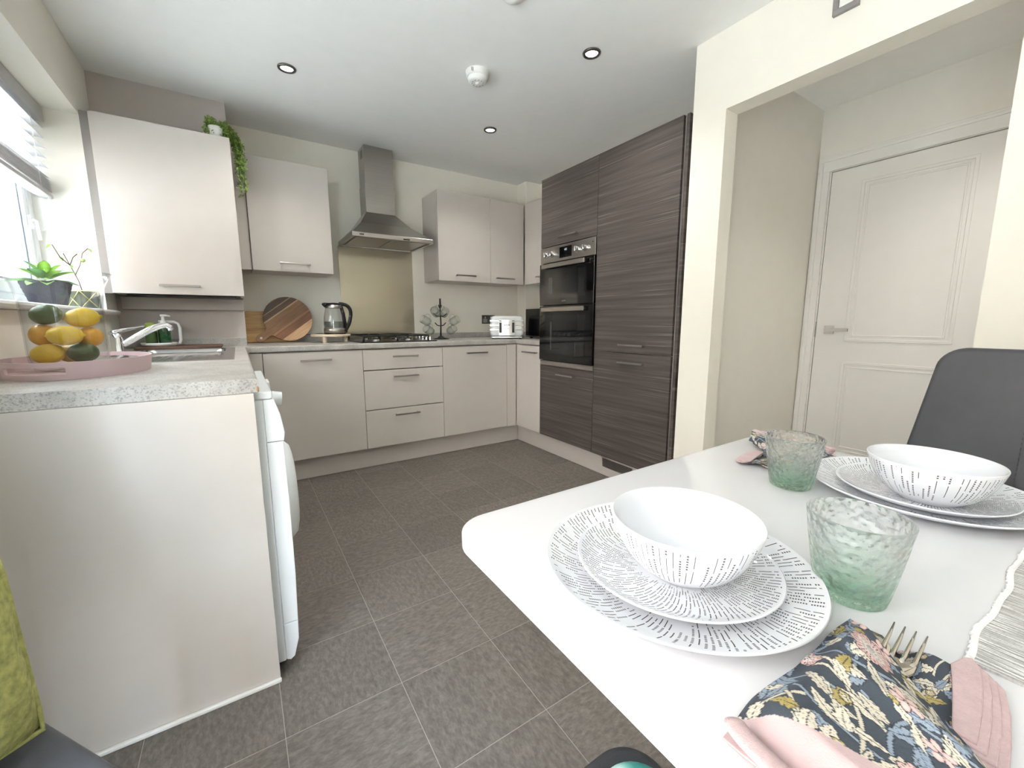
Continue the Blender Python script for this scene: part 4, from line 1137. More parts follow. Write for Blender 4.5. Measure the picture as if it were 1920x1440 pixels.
tube(hd2, bez((KX + .040, KY, kz + .222), (KX + .105, KY, kz + .225), (KX + .125, KY, kz + .19), (KX + .120, KY, kz + .14), 8) + bez((KX + .117, KY, kz + .125), (KX + .110, KY, kz + .08), (KX + .095, KY, kz + .06), (KX + .078, KY, kz + .03), 6), .0115, 10, flat=1.2)
tube(hd2, [(KX + .050, KY, kz + .215), (KX + .066, KY, kz + .15), (KX + .078, KY, kz + .06), (KX + .077, KY, kz + .012)], .0095, 10, flat=1.3)
obj('handle', hd2, M_black, kt, smooth=True)
tag(obj('kettle_lead', tube(BM(), bez((KX - .076, KY + .03, kz + .004), (KX - .14, KY + .06, kz + .004), (KX - .17, KY + .14, kz - .01), (KX - .19, 0.60, 0.965), 12), .003, 6), M_black, smooth=True), 'thin black kettle lead trailing behind the riser', 'cable')

# mug tree
MX, MY = 0.752, 0.37
mg = thing('mug_tree', 'black metal mug tree standing right of the hob', 'mug tree', (MX, MY, 0.9105))
obj('base', lathe(BM(), [(0, 0), (.072, 0), (.074, .004), (.030, .012), (.016, .026), (0, .03)], MX, MY, 0.9105, 32), M_blackiron, mg, smooth=True)
obj('stem', tube(BM(), [(MX, MY, .935), (MX + .004, MY, 1.05), (MX, MY, 1.18), (MX + .002, MY, 1.20), (MX + .002, MY, 1.256)], [.007, .006, .006, .008, .008], 10), M_blackiron, mg, smooth=True)
arms = []
for z, a0 in ((1.025, .35), (1.105, .0), (1.175, .8)):
    for s in (0, 1):
        a = a0 + PI * s; L_ = .062 if z < 1.15 else .035
        e_ = Vector((MX + L_ * math.cos(a), MY + L_ * math.sin(a), z + .026)); arms.append(e_)
        obj('arm', tube(BM(), [(MX, MY, z), (MX + L_ * .55 * math.cos(a), MY + L_ * .55 * math.sin(a), z + .004), e_], .0045, 8), M_blackiron, mg, smooth=True)
M_mug = thin_glass('clear_mug_glass', (250, 252, 251), gloss=0.06, edge=0.16)
mug = BM()
lathe(mug, [(0, -.038), (.026, -.040), (.033, -.030), (.036, .0), (.035, .042), (.033, .042), (.034, 0), (.031, -.028), (0, -.034)], seg=28)
tube(mug, bez((0, .035, .025), (0, .068, .03), (0, .068, -.03), (0, .033, -.022), 8), .0045, 8)
mug_me = None
for k, (e_, lb) in enumerate(zip(arms, ('clear glass mug hanging low right on the mug tree', 'clear glass mug hanging low left on the mug tree', 'clear glass mug hanging right of the stem', 'clear glass mug hanging left of the stem', 'clear glass mug at the top right of the mug tree', 'clear glass mug at the top left of the mug tree'))):
    a = (math.atan2(e_.y - MY, e_.x - MX))
    if mug_me is None:
        first = obj('glass_mug', mug.copy(), M_mug, smooth=True); mo = first; mug_me = True
    else:
        mo = first.copy(); COL.objects.link(mo)
    out_ = Vector((math.cos(a), math.sin(a), 0))
    mo.location = e_ + out_ * .026 + Vector((0, 0, -.070))
    mo.rotation_euler = (math.radians(62), 0, a + PI / 2)
    tag(mo, lb, 'mug', 'glass mugs on the mug tree')
mug.free()

# toaster, turned towards the room
tt = new_root('toaster'); tag(tt, 'shiny white and chrome four-slice toaster in the worktop corner', 'toaster')
M_toast = pm('pale_grey_gloss', (214, 218, 220), 0.2, var=0.02)
pf = rrect(-.145, .145, .018, .198, .035)
bd = prism(BM(), pf, -0.10, 0.10, .022, 4, axis='y'); obj('body', bd, M_toast, tt, angle=40)
for k, z in enumerate((.150, .112, .074)):
    obj('chrome_band', B(-.1455, .1455, -.1008, -.0985, z, z + .013, .001), M_chrome, tt)
obj('front_plate', prism(BM(), rrect(-.072, .072, .030, .165, .01), -.1045, -.1005, .001, axis='y'), M_chrome, tt)
obj('skirt', prism(BM(), rrect(-.150, .150, -.103, .103, .03), .008, .022, .003), M_chrome, tt)
for sx in (-.055, .055):
    lvb = BM(); box(lvb, sx - .010, sx + .010, -.106, -.104, .055, .158, .001); obj('lever_slot', lvb, M_black, tt)
    lv2 = BM(); box(lv2, sx - .012, sx + .012, -.128, -.105, .140, .152, .003); obj('lever', lv2, M_chrome, tt)
kb = BM(); cyl(kb, (0, -.104, .052), (0, -.122, .052), .017, .015, 20); obj('browning_knob', kb, M_chrome, tt, angle=40)
for sx in (-.018, 0, .018): obj('button', cyl(BM(), (sx, -.104, .120), (sx, -.109, .120), .006, seg=12), M_greyplastic, tt)
bdg = BM()
tube(bdg, [(-.016 + .032 * i / 12, -.1052, .090 + .003 * math.sin(i * 2.1)) for i in range(13)], .0015, 5); obj('maker_script', bdg, M_black, tt)
for sx in (-.07, .07): obj('bread_slot', B(sx - .055, sx + .055, -.045, .045, .1975, .1988), M_black, tt)
for sx in (-.12, .12):
    for sy in (-.08, .08): obj('foot', cyl(BM(), (sx, sy, 0), (sx, sy, .010), .012, seg=12), M_black, tt)
tt.location = (1.295, 0.155, 0.9105); tt.rotation_euler = (0, 0, math.radians(-33))

# microwave beside the oven tower
mw = thing('microwave', 'black microwave on the worktop beside the oven tower', 'microwave', (1.68, -0.09, 0.9105))
obj('body', B(1.508, 1.86, -0.335, 0.155, 0.922, 1.172, .004), M_black, mw)
obj('door', B(1.498, 1.5075, -0.20, 0.155, 0.936, 1.172, .002), M_blackglass, mw)
obj('control_panel', B(1.498, 1.5075, -0.335, -0.203, 0.936, 1.172, .002), M_black, mw)
obj('lower_trim', B(1.498, 1.5075, -0.335, 0.155, 0.922, 0.9345, .001), M_steel_h, mw)
for x_ in (1.54, 1.83):
    for y_ in (-0.30, 0.12): obj('foot', cyl(BM(), (x_, y_, .9105), (x_, y_, .9225), .015, seg=12), M_black, mw)

# ------------------------------------------------------------------ dining table and chairs
import numpy as np
TZ = 0.765
tb = thing('dining_table', 'white gloss dining table with rounded corners laid for two', 'table', (-0.033, -3.1, 0))
obj('table_top', prism(BM(), rrect(-0.476, 0.410, -3.80, -2.456, .055, 10), TZ - .026, TZ, .004, 3), M_table, tb, angle=40)
obj('pedestal', prism(BM(), rrect(-0.12, 0.06, -3.45, -2.85, .03), .03, TZ - .0262, .004), M_table, tb, angle=40)
obj('foot_plate', prism(BM(), rrect(-0.24, 0.18, -3.55, -2.75, .04), 0, .0298, .004), M_table, tb, angle=40)
def make_chair(name, label):
    t = new_root(name); tag(t, label, 'chair', 'charcoal dining chairs')
    obj('seat', prism(BM(), rrect(-.21, .21, -.205, .205, .06, 8), .425, .480, .016, 4), M_seat, t, angle=40)
    pts = []
    W0, W1, r_ = .202, .152, .045
    z0, z1 = .40, .995
    def wz(z): return W0 + (W1 - W0) * max(0, (z - .62) / (z1 - .62))
    pts = [(-W0, z0), (W0, z0), (W0, .62)]
    for k in range(9):
        a = math.radians(0 + 90 * k / 8); pts.append((wz(z1 - r_) - r_ + r_ * math.cos(a) - .006 * math.sin(a), z1 - r_ + r_ * math.sin(a)))
    for k in range(9):
        a = math.radians(90 + 90 * k / 8); pts.append((-(wz(z1 - r_) - r_) + r_ * math.cos(a) + .006 * math.sin(a), z1 - r_ + r_ * math.sin(a)))
    pts.append((-W0, .62))
    bk = prism(BM(), pts, -.245, -.205, .010, 4, axis='x')
    for v in bk.verts: v.co.x -= max(0, v.co.z - .45) * .12
    bo_ = obj('backrest', bk, M_seat, t, angle=40)
    st = BM()
    for k in range(28):
        z = .50 + k * .0115; x = -.2043 - (z - .45) * .12
        box(st, x - .0012, x + .0012, -.0008, .0008, z, z + .007)
    box(st, -.2060, -.2046, .004, .0052, .49, .491)
    tag(obj('stitching', st, M_stitch, bo_), kind='stuff')
    for sx in (-1, 1):
        for sy in (-1, 1): obj('leg', tube(BM(), [(sx * .15, sy * .14, .426), (sx * .20, sy * .185, 0)], [.016, .010], 12), M_leg, t, smooth=True)
    return t
c1 = make_chair('dining_chair', 'charcoal faux leather dining chair behind the far place setting')
c1.location = (0.462, -2.866, 0); c1.rotation_euler = (0, 0, PI)
c2 = copy_tree(c1); c2['label'] = 'charcoal padded chair at the lower left holding a green cushion'
c2.location = (-1.098, -2.374, 0); c2.rotation_euler = (0, 0, math.radians(-53.9))
# bench under the camera side of the table
bn = thing('dining_bench', 'dark grey padded seat with rounded corner below near table edge', 'bench', (-0.507, -3.08, 0))
obj('seat', prism(BM(), rrect(-0.700, -0.288, -3.50, -2.646, .055, 10), .415, .480, .016, 4), M_seat, bn, angle=40)
for x_ in (-0.66, -0.35):
    for y_ in (-3.44, -2.72): obj('leg', tube(BM(), [(x_, y_, .416), (x_, y_, 0)], [.017, .012], 12), M_leg, bn, smooth=True)

def pillow(bm, w, h, t_, nx=28, ny=28, p=2.6):
    """Cushion in the local YZ plane, thickness along X."""
    rows = {}
    for s in (-1, 1):
        for i in range(nx + 1):
            for j in range(ny + 1):
                u = -1 + 2 * i / nx; v = -1 + 2 * j / ny
                e_ = (1 - abs(u) ** p) * (1 - abs(v) ** p)
                edge = i in (0, nx) or j in (0, ny)
                k = (0 if edge else s, i, j)
                if k in rows: continue
                pin = 1 - .06 * (u * v) ** 2 - .05 * (1 - abs(u * v))
                rows[k] = bm.verts.new((s * t_ / 2 * max(e_, 0) ** .55 if not edge else 0, u * w / 2 * pin, v * h / 2 * pin))
    for s in (-1, 1):
        for i in range(nx):
            for j in range(ny):
                q = []
                for a, b in ((i, j), (i + 1, j), (i + 1, j + 1), (i, j + 1)):
                    q.append(rows[(0 if a in (0, nx) or b in (0, ny) else s, a, b)])
                f = bm.faces.new(q if s > 0 else q[::-1]); f.smooth = True
    return bm
M_green = pm('green_wool', (176, 176, 108), 0.95, var=0.28, scale=(90, 90, 90), bump=0.6, bscale=220)
gc = new_root('green_cushion'); tag(gc, 'mottled green cushion on the chair at the lower left', 'cushion')
obj('cover', pillow(BM(), .41, .27, .15), M_green, gc, smooth=True)
pp = BM(); tube(pp, [(0, .198 * math.cos(2 * PI * k / 48) * (1 / max(abs(math.cos(2 * PI * k / 48)), abs(math.sin(2 * PI * k / 48)))) * .985, .130 * math.sin(2 * PI * k / 48) * (1 / max(abs(math.cos(2 * PI * k / 48)), abs(math.sin(2 * PI * k / 48)))) * .985) for k in range(49)], .004, 6, cap=False)
obj('piping', pp, M_green, gc, smooth=True)
q = Matrix.Translation((-1.098, -2.374, 0)) @ Matrix.Rotation(math.radians(-53.9), 4, 'Z') @ Matrix.Translation((-.088, -.008, .622)) @ Matrix.Rotation(math.radians(-8), 4, 'Y')
gc.matrix_world = q
def teal_mat():
    mt, nt, out = nmat('teal_patterned_cloth')
    b = N(nt, 'ShaderNodeBsdfPrincipled'); tc = N(nt, 'ShaderNodeTexCoord'); v = N(nt, 'ShaderNodeTexVoronoi'); v.inputs['Scale'].default_value = 26
    LK(nt, tc, 'Object', v, 'Vector'); r = ramp(nt, [(0.25, lin((196, 232, 226))), (0.5, lin((120, 196, 184))), (0.7, lin((66, 150, 142)))])
    LK(nt, v, 'Distance', r, 0); LK(nt, r, 0, b, 'Base Color'); b.inputs['Roughness'].default_value = .9; LK(nt, b, 0, out, 0); return mt
M_teal = teal_mat()
tc_ = BM(); prism(tc_, rrect(-0.675, -0.318, -3.44, -2.684, .05, 8), .4805, .512, .014, 4)
tag(obj('seat_cushion', tc_, M_teal, angle=50), 'teal patterned cushion lying on the dark grey bench', 'cushion')

# ------------------------------------------------------------------ place settings
def plate_mesh(R, foot, rimz, mat, name, label, group, c, z):
    bm = BM()
    top = [(0, .0042), (foot * .5, .004), (foot, .0042), (foot * 1.12, .0052), (R * .80, rimz * .42), (R * .90, rimz * .68), (R * .97, rimz * .92), (R, rimz)]
    lathe(bm, top, seg=96, uv='len')
    k = len(bm.faces)
    und = [(R, rimz), (R + .0012, rimz - .0012), (R - .001, rimz - .0032), (R * .90, rimz * .68 - .0042), (R * .78, rimz * .30 - .003 + .001), (foot * 1.05, .0008), (foot, 0), (foot - .004, 0), (foot - .006, .0012), (0, .0012)]
    lathe(bm, und, seg=96)
    bm.faces.ensure_lookup_table()
    for f in bm.faces[k:]: f.material_index = 1
    bmesh.ops.recalc_face_normals(bm, faces=bm.faces)
    o = obj(name, bm, [mat, M_porc], smooth=True); o.location = (*c, z)
    tag(o, label, 'plate', group); return o
def bowl_mesh(label, c, z):
    bm = BM()
    outer = [(.034, .0), (.0375, .0), (.0395, .0025), (.047, .0065), (.058, .016), (.067, .028), (.0735, .041), (.0785, .055), (.0812, .0655)]
    lathe(bm, outer, seg=96, uv='len'); k = len(bm.faces)
    inn = [(.0812, .0655), (.0806, .0668), (.0792, .0664), (.0762, .055), (.071, .041), (.064, .028), (.055, .0175), (.044, .0095), (.030, .0065), (0, .006)]
    lathe(bm, inn, seg=96); lathe(bm, [(.034, 0), (.033, .0015), (0, .0015)], seg=96)
    bm.faces.ensure_lookup_table()
    for f in bm.faces[k:]: f.material_index = 1
    bmesh.ops.remove_doubles(bm, verts=bm.verts, dist=1e-6)
    bmesh.ops.recalc_face_normals(bm, faces=bm.faces)
    o = obj('cereal_bowl', bm, [M_bowlprint, M_porc], smooth=True); o.location = (*c, z)
    tag(o, label, 'bowl', 'bowls on the table'); return o
NP, FP = (-0.303, -2.712), (0.226, -2.806)
pd = plate_mesh(.149, .092, .020, M_dinner, 'dinner_plate', 'large white plate with grey strokes, bottom of the near setting', 'dinner plates', NP, TZ + .0002)
pdf = pd.copy(); COL.objects.link(pdf); pdf.location = (*FP, TZ + .0002); pdf.rotation_euler = (0, 0, 2.1); pdf['label'] = 'large white plate with grey strokes, bottom of the far setting'
SPZ = TZ + .0046
psd = plate_mesh(.111, .068, .017, M_side, 'side_plate', 'smaller white plate with grey strokes under the near bowl', 'side plates', (NP[0] - .002, NP[1] - .002), SPZ)
psf = psd.copy(); COL.objects.link(psf); psf.location = (FP[0] - .004, FP[1] - .004, SPZ); psf.rotation_euler = (0, 0, 1.3); psf['label'] = 'smaller white plate with grey strokes under the far bowl'
BZ = SPZ + .0046
bw = bowl_mesh('white bowl with grey strokes on the near plates', (NP[0], NP[1] - .012), BZ)
bwf = bw.copy(); COL.objects.link(bwf); bwf.location = (0.203, -2.824, BZ); bwf.rotation_euler = (0, 0, 1.0); bwf['label'] = 'white bowl with grey strokes in front of the charcoal chair'

# green tumblers with hammered glass
M_tum = real_glass('green_hammered_glass', (253, 255, 254), bump=0.9, bscale=150, ior=1.42, clear=0.34, base_tint=(236, 248, 241), zr=(0.0, 0.055))
def tumbler(label, c):
    bm = BM()
    o_ = [(0, 0), (.029, 0), (.0315, .002), (.0335, .010), (.037, .030), (.0415, .058), (.0450, .085), (.0458, .091)]
    i_ = [(.0444, .0922), (.0432, .0905), (.0424, .085), (.0388, .058), (.0344, .032), (.0308, .015), (.027, .010), (0, .009)]
    lathe(bm, o_ + i_, seg=72)
    bmesh.ops.recalc_face_normals(bm, faces=bm.faces)
    o = obj('tumbler', bm, M_tum, smooth=True); o.location = (*c, TZ + .0003)
    tag(o, label, 'glass', 'green tumblers'); return o
g1 = tumbler('pale green hammered glass tumbler beside the near plates', (-0.180, -2.845))
g2 = g1.copy(); COL.objects.link(g2); g2.location = (0.099, -2.667, TZ + .0003); g2['label'] = 'pale green hammered glass tumbler beside the far plates'

# runner
def runner_mat():
    mt, nt, out = nmat('silver_woven_runner')
    b = N(nt, 'ShaderNodeBsdfPrincipled'); tc = N(nt, 'ShaderNodeTexCoord')
    def ns(scale, det):
        mp = N(nt, 'ShaderNodeMapping'); mp.inputs['Scale'].default_value = scale; n = N(nt, 'ShaderNodeTexNoise'); n.inputs['Scale'].default_value = 1; n.inputs['Detail'].default_value = det
        LK(nt, tc, 'Object', mp, 0); LK(nt, mp, 0, n, 'Vector'); return n
    a = ns((420, 22, 1), 3); c = ns((700, 500, 1), 2); d = ns((60, 8, 1), 2)
    r1 = ramp(nt, [(0.36, lin((146, 144, 142))), (0.5, lin((184, 182, 181))), (0.62, lin((236, 236, 236)))])
    LK(nt, a, 'Fac', r1, 0)
    r2 = ramp(nt, [(0.35, (.55, .55, .55)), (0.55, (1, 1, 1))]); LK(nt, c, 'Fac', r2, 0)
    mx = N(nt, 'ShaderNodeMix', data_type='RGBA', blend_type='MULTIPLY'); mx.inputs[0].default_value = .45
    LK(nt, r1, 0, mx, 6); LK(nt, r2, 0, mx, 7); LK(nt, mx, 2, b, 'Base Color')
    r3 = ramp(nt, [(0.66, (0, 0, 0)), (0.70, (1, 1, 1))]); LK(nt, c, 'Fac', r3, 0); LK(nt, r3, 0, b, 'Metallic')
    b.inputs['Roughness'].default_value = .4
    bp_ = N(nt, 'ShaderNodeBump'); bp_.inputs['Strength'].default_value = .4; bp_.inputs['Distance'].default_value = .0006
    LK(nt, a, 'Fac', bp_, 'Height'); LK(nt, bp_, 0, b, 'Normal'); LK(nt, b, 0, out, 0); return mt
RX0, RX1, RY = -0.205, 0.150, -2.937
rn = thing('table_runner', 'silver-grey woven table runner with frayed end', 'table runner', (-0.03, -3.4, TZ))
bm = BM(); rr = random.Random(11)
def ry(x): return RY + .002 * math.sin(x * 32) + .001 * math.sin(x * 75)
prism(bm, [(RX0, -3.79), (RX1, -3.79)] + [(RX1 + (RX0 - RX1) * k / 60, ry(RX1 + (RX0 - RX1) * k / 60)) for k in range(61)], TZ + .0004, TZ + .0024)
obj('cloth', bm, runner_mat(), rn)
fr_ = BM()
for k in range(150):
    x = RX0 + (RX1 - RX0) * k / 149; y = RY + .002 * math.sin(x * 32) + .001 * math.sin(x * 75)
    tube(fr_, [(x, y - .003, TZ + .0022), (x + rr.uniform(-.001, .001), y + .001, TZ + .0030), (x + rr.uniform(-.002, .002), y + rr.uniform(.001, .003), TZ + .0012)], .0011, 4)
tag(obj('fringe', fr_, pm('white_thread', (232, 232, 232), .8), rn), kind='stuff')

# napkins with botanical print (print colours computed per vertex)
def botanical(U, V, seed=1):
    """Slate ground with cream acanthus leaves, pink flowers, berries, blue and ochre touches. U, V in centimetres."""
    rg = np.random.default_rng(seed)
    def c3(c): return np.array(lin(c))
    n = U.shape; C = np.empty(n + (3,)); C[:] = c3((66, 74, 84))
    cream, pink, blue, ochre, dark, white = map(c3, ((214, 206, 190), (214, 176, 172), (146, 160, 178), (178, 160, 100), (48, 54, 62), (228, 222, 216)))
    def put(mask, col): C[mask] = col
    def leaf(cx, cy, an, L, W, col, scal=5, bend=0.0):
        x, y = U - cx, V - cy; p = (x * np.cos(an) + y * np.sin(an)) / L; q = (-x * np.sin(an) + y * np.cos(an)) / L - bend * p * (1 - p) * 2
        ok = (p > 0) & (p < 1); pc = np.clip(p, 0.001, .999)
        w = W / L / 2 * np.sin(np.pi * pc ** .8) ** .8 * (1 + .20 * np.sin(pc * scal * 2 * np.pi - np.sign(q) * .6))
        put(ok & (np.abs(q) < w + .035), dark); put(ok & (np.abs(q) < w), col * rg.uniform(.88, 1.05))
        put(ok & (np.abs(q) < .014) & (p < .85), dark)
        put(ok & (np.abs(q) < w * .9) & (np.abs(((np.abs(q) * 2.2 + (1 - p)) * scal * 1.6) % 1 - .5) < .07), col * .55)
    def stem(cx, cy, an, L, amp, col, w=.13):
        x, y = U - cx, V - cy; p = (x * np.cos(an) + y * np.sin(an)) / L; q = -x * np.sin(an) + y * np.cos(an) - amp * np.sin(p * 2.6)
        put((p > 0) & (p < 1) & (np.abs(q) < w + .07), dark); put((p > 0) & (p < 1) & (np.abs(q) < w), col)
    def flower(cx, cy, R, k, col):
        x, y = U - cx, V - cy; r = np.hypot(x, y); th = np.arctan2(y, x)
        e = R * (.80 + .20 * np.abs(np.cos(th * k / 2)))
        put(r < e + .10, dark); put(r < e, col)
        m = r < e * .72; C[m] = C[m] * .45 + white * .55
        put((r < e * .93) & (r > R * .34) & (np.abs(((th * k * 1.5 / np.pi) % 1) - .5) < .11), dark)
        put(r < R * .30, white * .9); put((r < R * .28) & (np.sin(x * 22) * np.sin(y * 22) > .15), dark)
    def berries(cx, cy, s, k, col):
        for i in range(k):
            a = 2 * np.pi * i / k + cx; bx, by = cx + s * 1.05 * np.cos(a), cy + s * 1.05 * np.sin(a)
            x, y = U - bx, V - by; p = x * np.cos(a) + y * np.sin(a); q = -x * np.sin(a) + y * np.cos(a)
            d = (p / (s * .78)) ** 2 + (q / (s * .52)) ** 2
            put(d < 1.35, dark); put(d < 1.0, col); m = d < .45; C[m] = C[m] * .6 + white * .4
    for _ in range(26): stem(rg.uniform(-2, 22), rg.uniform(-2, 17), rg.uniform(0, 6.28), rg.uniform(4, 8), rg.uniform(.4, 1.2), (blue, blue, cream)[rg.integers(3)] * .9)
    pts = [(x + rg.uniform(-.8, .8) + (1.6 if j % 2 else 0), y + rg.uniform(-.7, .7)) for j, y in enumerate(np.arange(0, 18, 2.5)) for x in np.arange(0, 23, 3.3)]
    for (x, y) in pts:
        for _ in range(4): leaf(x + rg.uniform(-.4, .4), y + rg.uniform(-.4, .4), rg.uniform(0, 6.28), rg.uniform(1.6, 2.9), rg.uniform(.7, 1.15), (cream, cream, cream, cream, cream, blue, blue, ochre)[rg.integers(8)], rg.integers(3, 6), rg.uniform(-.25, .25))
    for i, (x, y) in enumerate(pts[::3]):
        if i % 2 == 0: berries(x + 1.2, y + .6, rg.uniform(.48, .62), 5, pink)
        elif i % 5 == 1: flower(x + .8, y + .3, rg.uniform(.9, 1.2), 8, pink)
        else: flower(x + 1.0, y + .5, .42, 5, ochre)
    flower(17.2, 3.2, 1.75, 9, pink); flower(7.5, 8.2, 1.25, 8, pink)
    C *= rg.uniform(.9, 1.06, n)[..., None]
    return C
def cloth_mat():
    mt, nt, out = nmat('botanical_linen_print')
    b = N(nt, 'ShaderNodeBsdfPrincipled'); at = N(nt, 'ShaderNodeAttribute'); at.attribute_name = 'print'
    LK(nt, at, 'Color', b, 'Base Color'); b.inputs['Roughness'].default_value = .9
    tc = N(nt, 'ShaderNodeTexCoord'); ns = N(nt, 'ShaderNodeTexNoise'); ns.inputs['Scale'].default_value = 900; LK(nt, tc, 'Object', ns, 'Vector')
    bp_ = N(nt, 'ShaderNodeBump'); bp_.inputs['Strength'].default_value = .35; bp_.inputs['Distance'].default_value = .001; LK(nt, ns, 'Fac', bp_, 'Height'); LK(nt, bp_, 0, b, 'Normal')
    LK(nt, b, 0, out, 0); return mt
M_print = cloth_mat()
M_pinkcloth = pm('pink_linen', (196, 172, 173), .92, var=.06, scale=(200, 200, 200), bump=.4, bscale=900)
def cloth_sheet(name, parent, P, Z, hem=0.0, seed=1, nu=260, nv=190, size=(20, 15), thick=.0014):
    """Sheet of cloth from corner points P(s, t) and height Z(s, t), with the print as a colour attribute."""
    s = np.linspace(0, 1, nu); t_ = np.linspace(0, 1, nv); S, T = np.meshgrid(s, t_, indexing='ij')
    X, Y = P(S, T); H = Z(S, T)
    top = np.stack([X, Y, H], -1).reshape(-1, 3)
    col = botanical(S * size[0], T * size[1], seed)
    pinkc = np.array(lin((196, 172, 173)))
    if hem: col[S < hem + .44 * T] = pinkc * 1.0
    col = col.reshape(-1, 3)
    edge = [i * nv for i in range(nu)] + [(nu - 1) * nv + j for j in range(1, nv)] + [i * nv + nv - 1 for i in range(nu - 2, -1, -1)] + [j for j in range(nv - 2, 0, -1)]
    base = len(top); low = top[edge].copy(); low[:, 2] -= thick
    verts = np.concatenate([top, low]); col = np.concatenate([col, col[edge]])
    I, J = np.meshgrid(np.arange(nu - 1), np.arange(nv - 1), indexing='ij'); a = (I * nv + J).ravel()
    quads = np.stack([a, a + nv, a + nv + 1, a + 1], -1).tolist()
    m_ = len(edge)
    quads += [[edge[k], base + k, base + (k + 1) % m_, edge[(k + 1) % m_]] for k in range(m_)]
    me = bpy.data.meshes.new(name); me.from_pydata(verts.tolist(), [], quads); me.update()
    at = me.color_attributes.new('print', 'FLOAT_COLOR', 'POINT')
    at.data.foreach_set('color', np.concatenate([col, np.ones((len(col), 1))], 1).astype(np.float32).ravel())
    me.materials.append(M_print); me.polygons.foreach_set('use_smooth', [True] * len(me.polygons))
    o = bpy.data.objects.new(name, me); COL.objects.link(o); o.parent = parent; PW[o.name] = Vector((0, 0, 0))
    return o
NX, NY = -0.340, -2.935
def lerp2(A, B_, F_, D_):
    def P(S, T):
        x = (A[0] * (1 - S) + B_[0] * S) * (1 - T) + (F_[0] * (1 - S) + D_[0] * S) * T - NX
        y = (A[1] * (1 - S) + B_[1] * S) * (1 - T) + (F_[1] * (1 - S) + D_[1] * S) * T - NY
        return x, y + .0015 * np.sin(S * 9)
    return P
def smn(a, b, x):
    t_ = np.clip((x - a) / (b - a), 0, 1); return t_ * t_ * (3 - 2 * t_)
nk = new_root('napkin'); tag(nk, 'folded floral napkin with pink hem beside the near plates', 'napkin', 'floral napkins')
def ztop(S, T):
    h = .0225 * smn(0.0, .20, S) * (1 - .55 * smn(.75, 1.0, S)) + .003
    h = h * (.35 + .65 * smn(0, .13, T)) + .0016 * np.sin(S * 7 + T * 5) + .0012 * np.sin(S * 3 - T * 11) + .0025 * np.exp(-((S - T * .35 - .55) / .05) ** 2)
    return np.maximum(h, .0022)
cloth_sheet('upper_fold', nk, lerp2((-0.450, -2.859), (-0.235, -2.864), (-0.450, -3.030), (-0.385, -3.015)), ztop, hem=.09, seed=4)
def zlow(S, T): return .0035 + .0020 * np.sin(S * 6 + T * 3) * smn(0, .2, S) + .004 * np.exp(-((T - .5) / .3) ** 2)
cloth_sheet('lower_fold', nk, lerp2((-0.340, -2.895), (-0.243, -2.903), (-0.318, -2.952), (-0.230, -2.938)), zlow, seed=9, nu=150, nv=120, size=(10, 8))
for k in range(4):
    hb = BM(); dx, dy, dz = -.0035 * k, -.0052 * k, -.0014 * k
    P_ = [(-0.236, -2.9325), (-0.218, -2.9370), (-0.214, -2.9410), (-0.222, -2.9470), (-0.250, -2.9530), (-0.285, -2.9575), (-0.318, -2.9600), (-0.318, -2.9480), (-0.275, -2.9405)]
    vs_ = []
    for i, (x, y) in enumerate(P_): vs_.append((x + dx - NX, y + dy - NY))
    prism(hb, vs_, .0072 + dz, .0104 + dz, .001)
    obj('pink_hem', hb, M_pinkcloth, nk)
for k in range(4):
    hb = BM(); o_ = .0042 * k
    pts = bez((-0.444 + o_ * .4 - NX, -2.862 - o_ * .5 - NY, .0160 - .0038 * k), (-0.456 + o_ - NX, -2.872 - NY, .0150 - .0036 * k), (-0.458 + o_ - NX, -2.93 - NY, .0165 - .0038 * k), (-0.455 + o_ - NX, -3.02 - NY, .018 - .0038 * k), 14)
    tube(hb, pts, [.0055] + [.0078] * 13 + [.007], 12, flat=.42)
    obj('pink_fold', hb, M_pinkcloth, nk, smooth=True)
nk.location = (NX, NY, TZ + .0004)
def rot_about_settings(o):
    """Far setting mirrors the near one: half a turn about the middle of the two settings."""
    c = Vector(((NP[0] + FP[0]) / 2, (NP[1] + FP[1]) / 2, 0))
    p = o.location; o.location = Vector((2 * c.x - p.x, 2 * c.y - p.y, p.z)); o.rotation_euler.z += PI
nk2 = copy_tree(nk); nk2['label'] = 'folded floral napkin with pink hem behind the far tumbler'; rot_about_settings(nk2); nk2.location.x -= .012; nk2.location.y += .012
# fork and spoon tucked into the napkin
M_cutlery = pm('polished_cutlery', (196, 188, 178), .14, 1.0, var=.04)
FXt, FYc = -0.222, -2.9035
def fork_parts(label):
    t = new_root('fork'); tag(t, label, 'fork', 'cutlery in the napkins')
    for k in range(4):
        y = (-.0105 + .007 * k)
        tn = BM(); tube(tn, [(.0, y * 1.06, .0055), (-.018, y * 1.02, .0030), (-.040, y, .0022), (-.050, y * .92, .0030)], [.0006, .0014, .0018, .0020], 8, flat=.75)
        obj('tine', tn, M_cutlery, t, smooth=True)
    hd_ = BM()
    pr = [(-.046, .0125), (-.055, .0125), (-.066, .0100), (-.078, .0050), (-.095, .0034), (-.115, .0036), (-.135, .005), (-.150, .0068), (-.158, .0055), (-.160, 0)]
    outl = [(x, w) for x, w in pr] + [(x, -w) for x, w in pr[::-1][1:]]
    prism(hd_, outl, .0012, .0036, .0006); 
    for v in hd_.verts: v.co.z += .0045 * max(0, min(1, (-.055 - v.co.x) / .03)) - .004 * max(0, min(1, (-.10 - v.co.x) / .06))
    obj('handle', hd_, M_cutlery, t)
    return t
fk = fork_parts('steel fork with tines showing from the near napkin'); fk.location = (FXt, FYc, TZ + .0105); fk.rotation_euler = (0, math.radians(-3), math.radians(3))
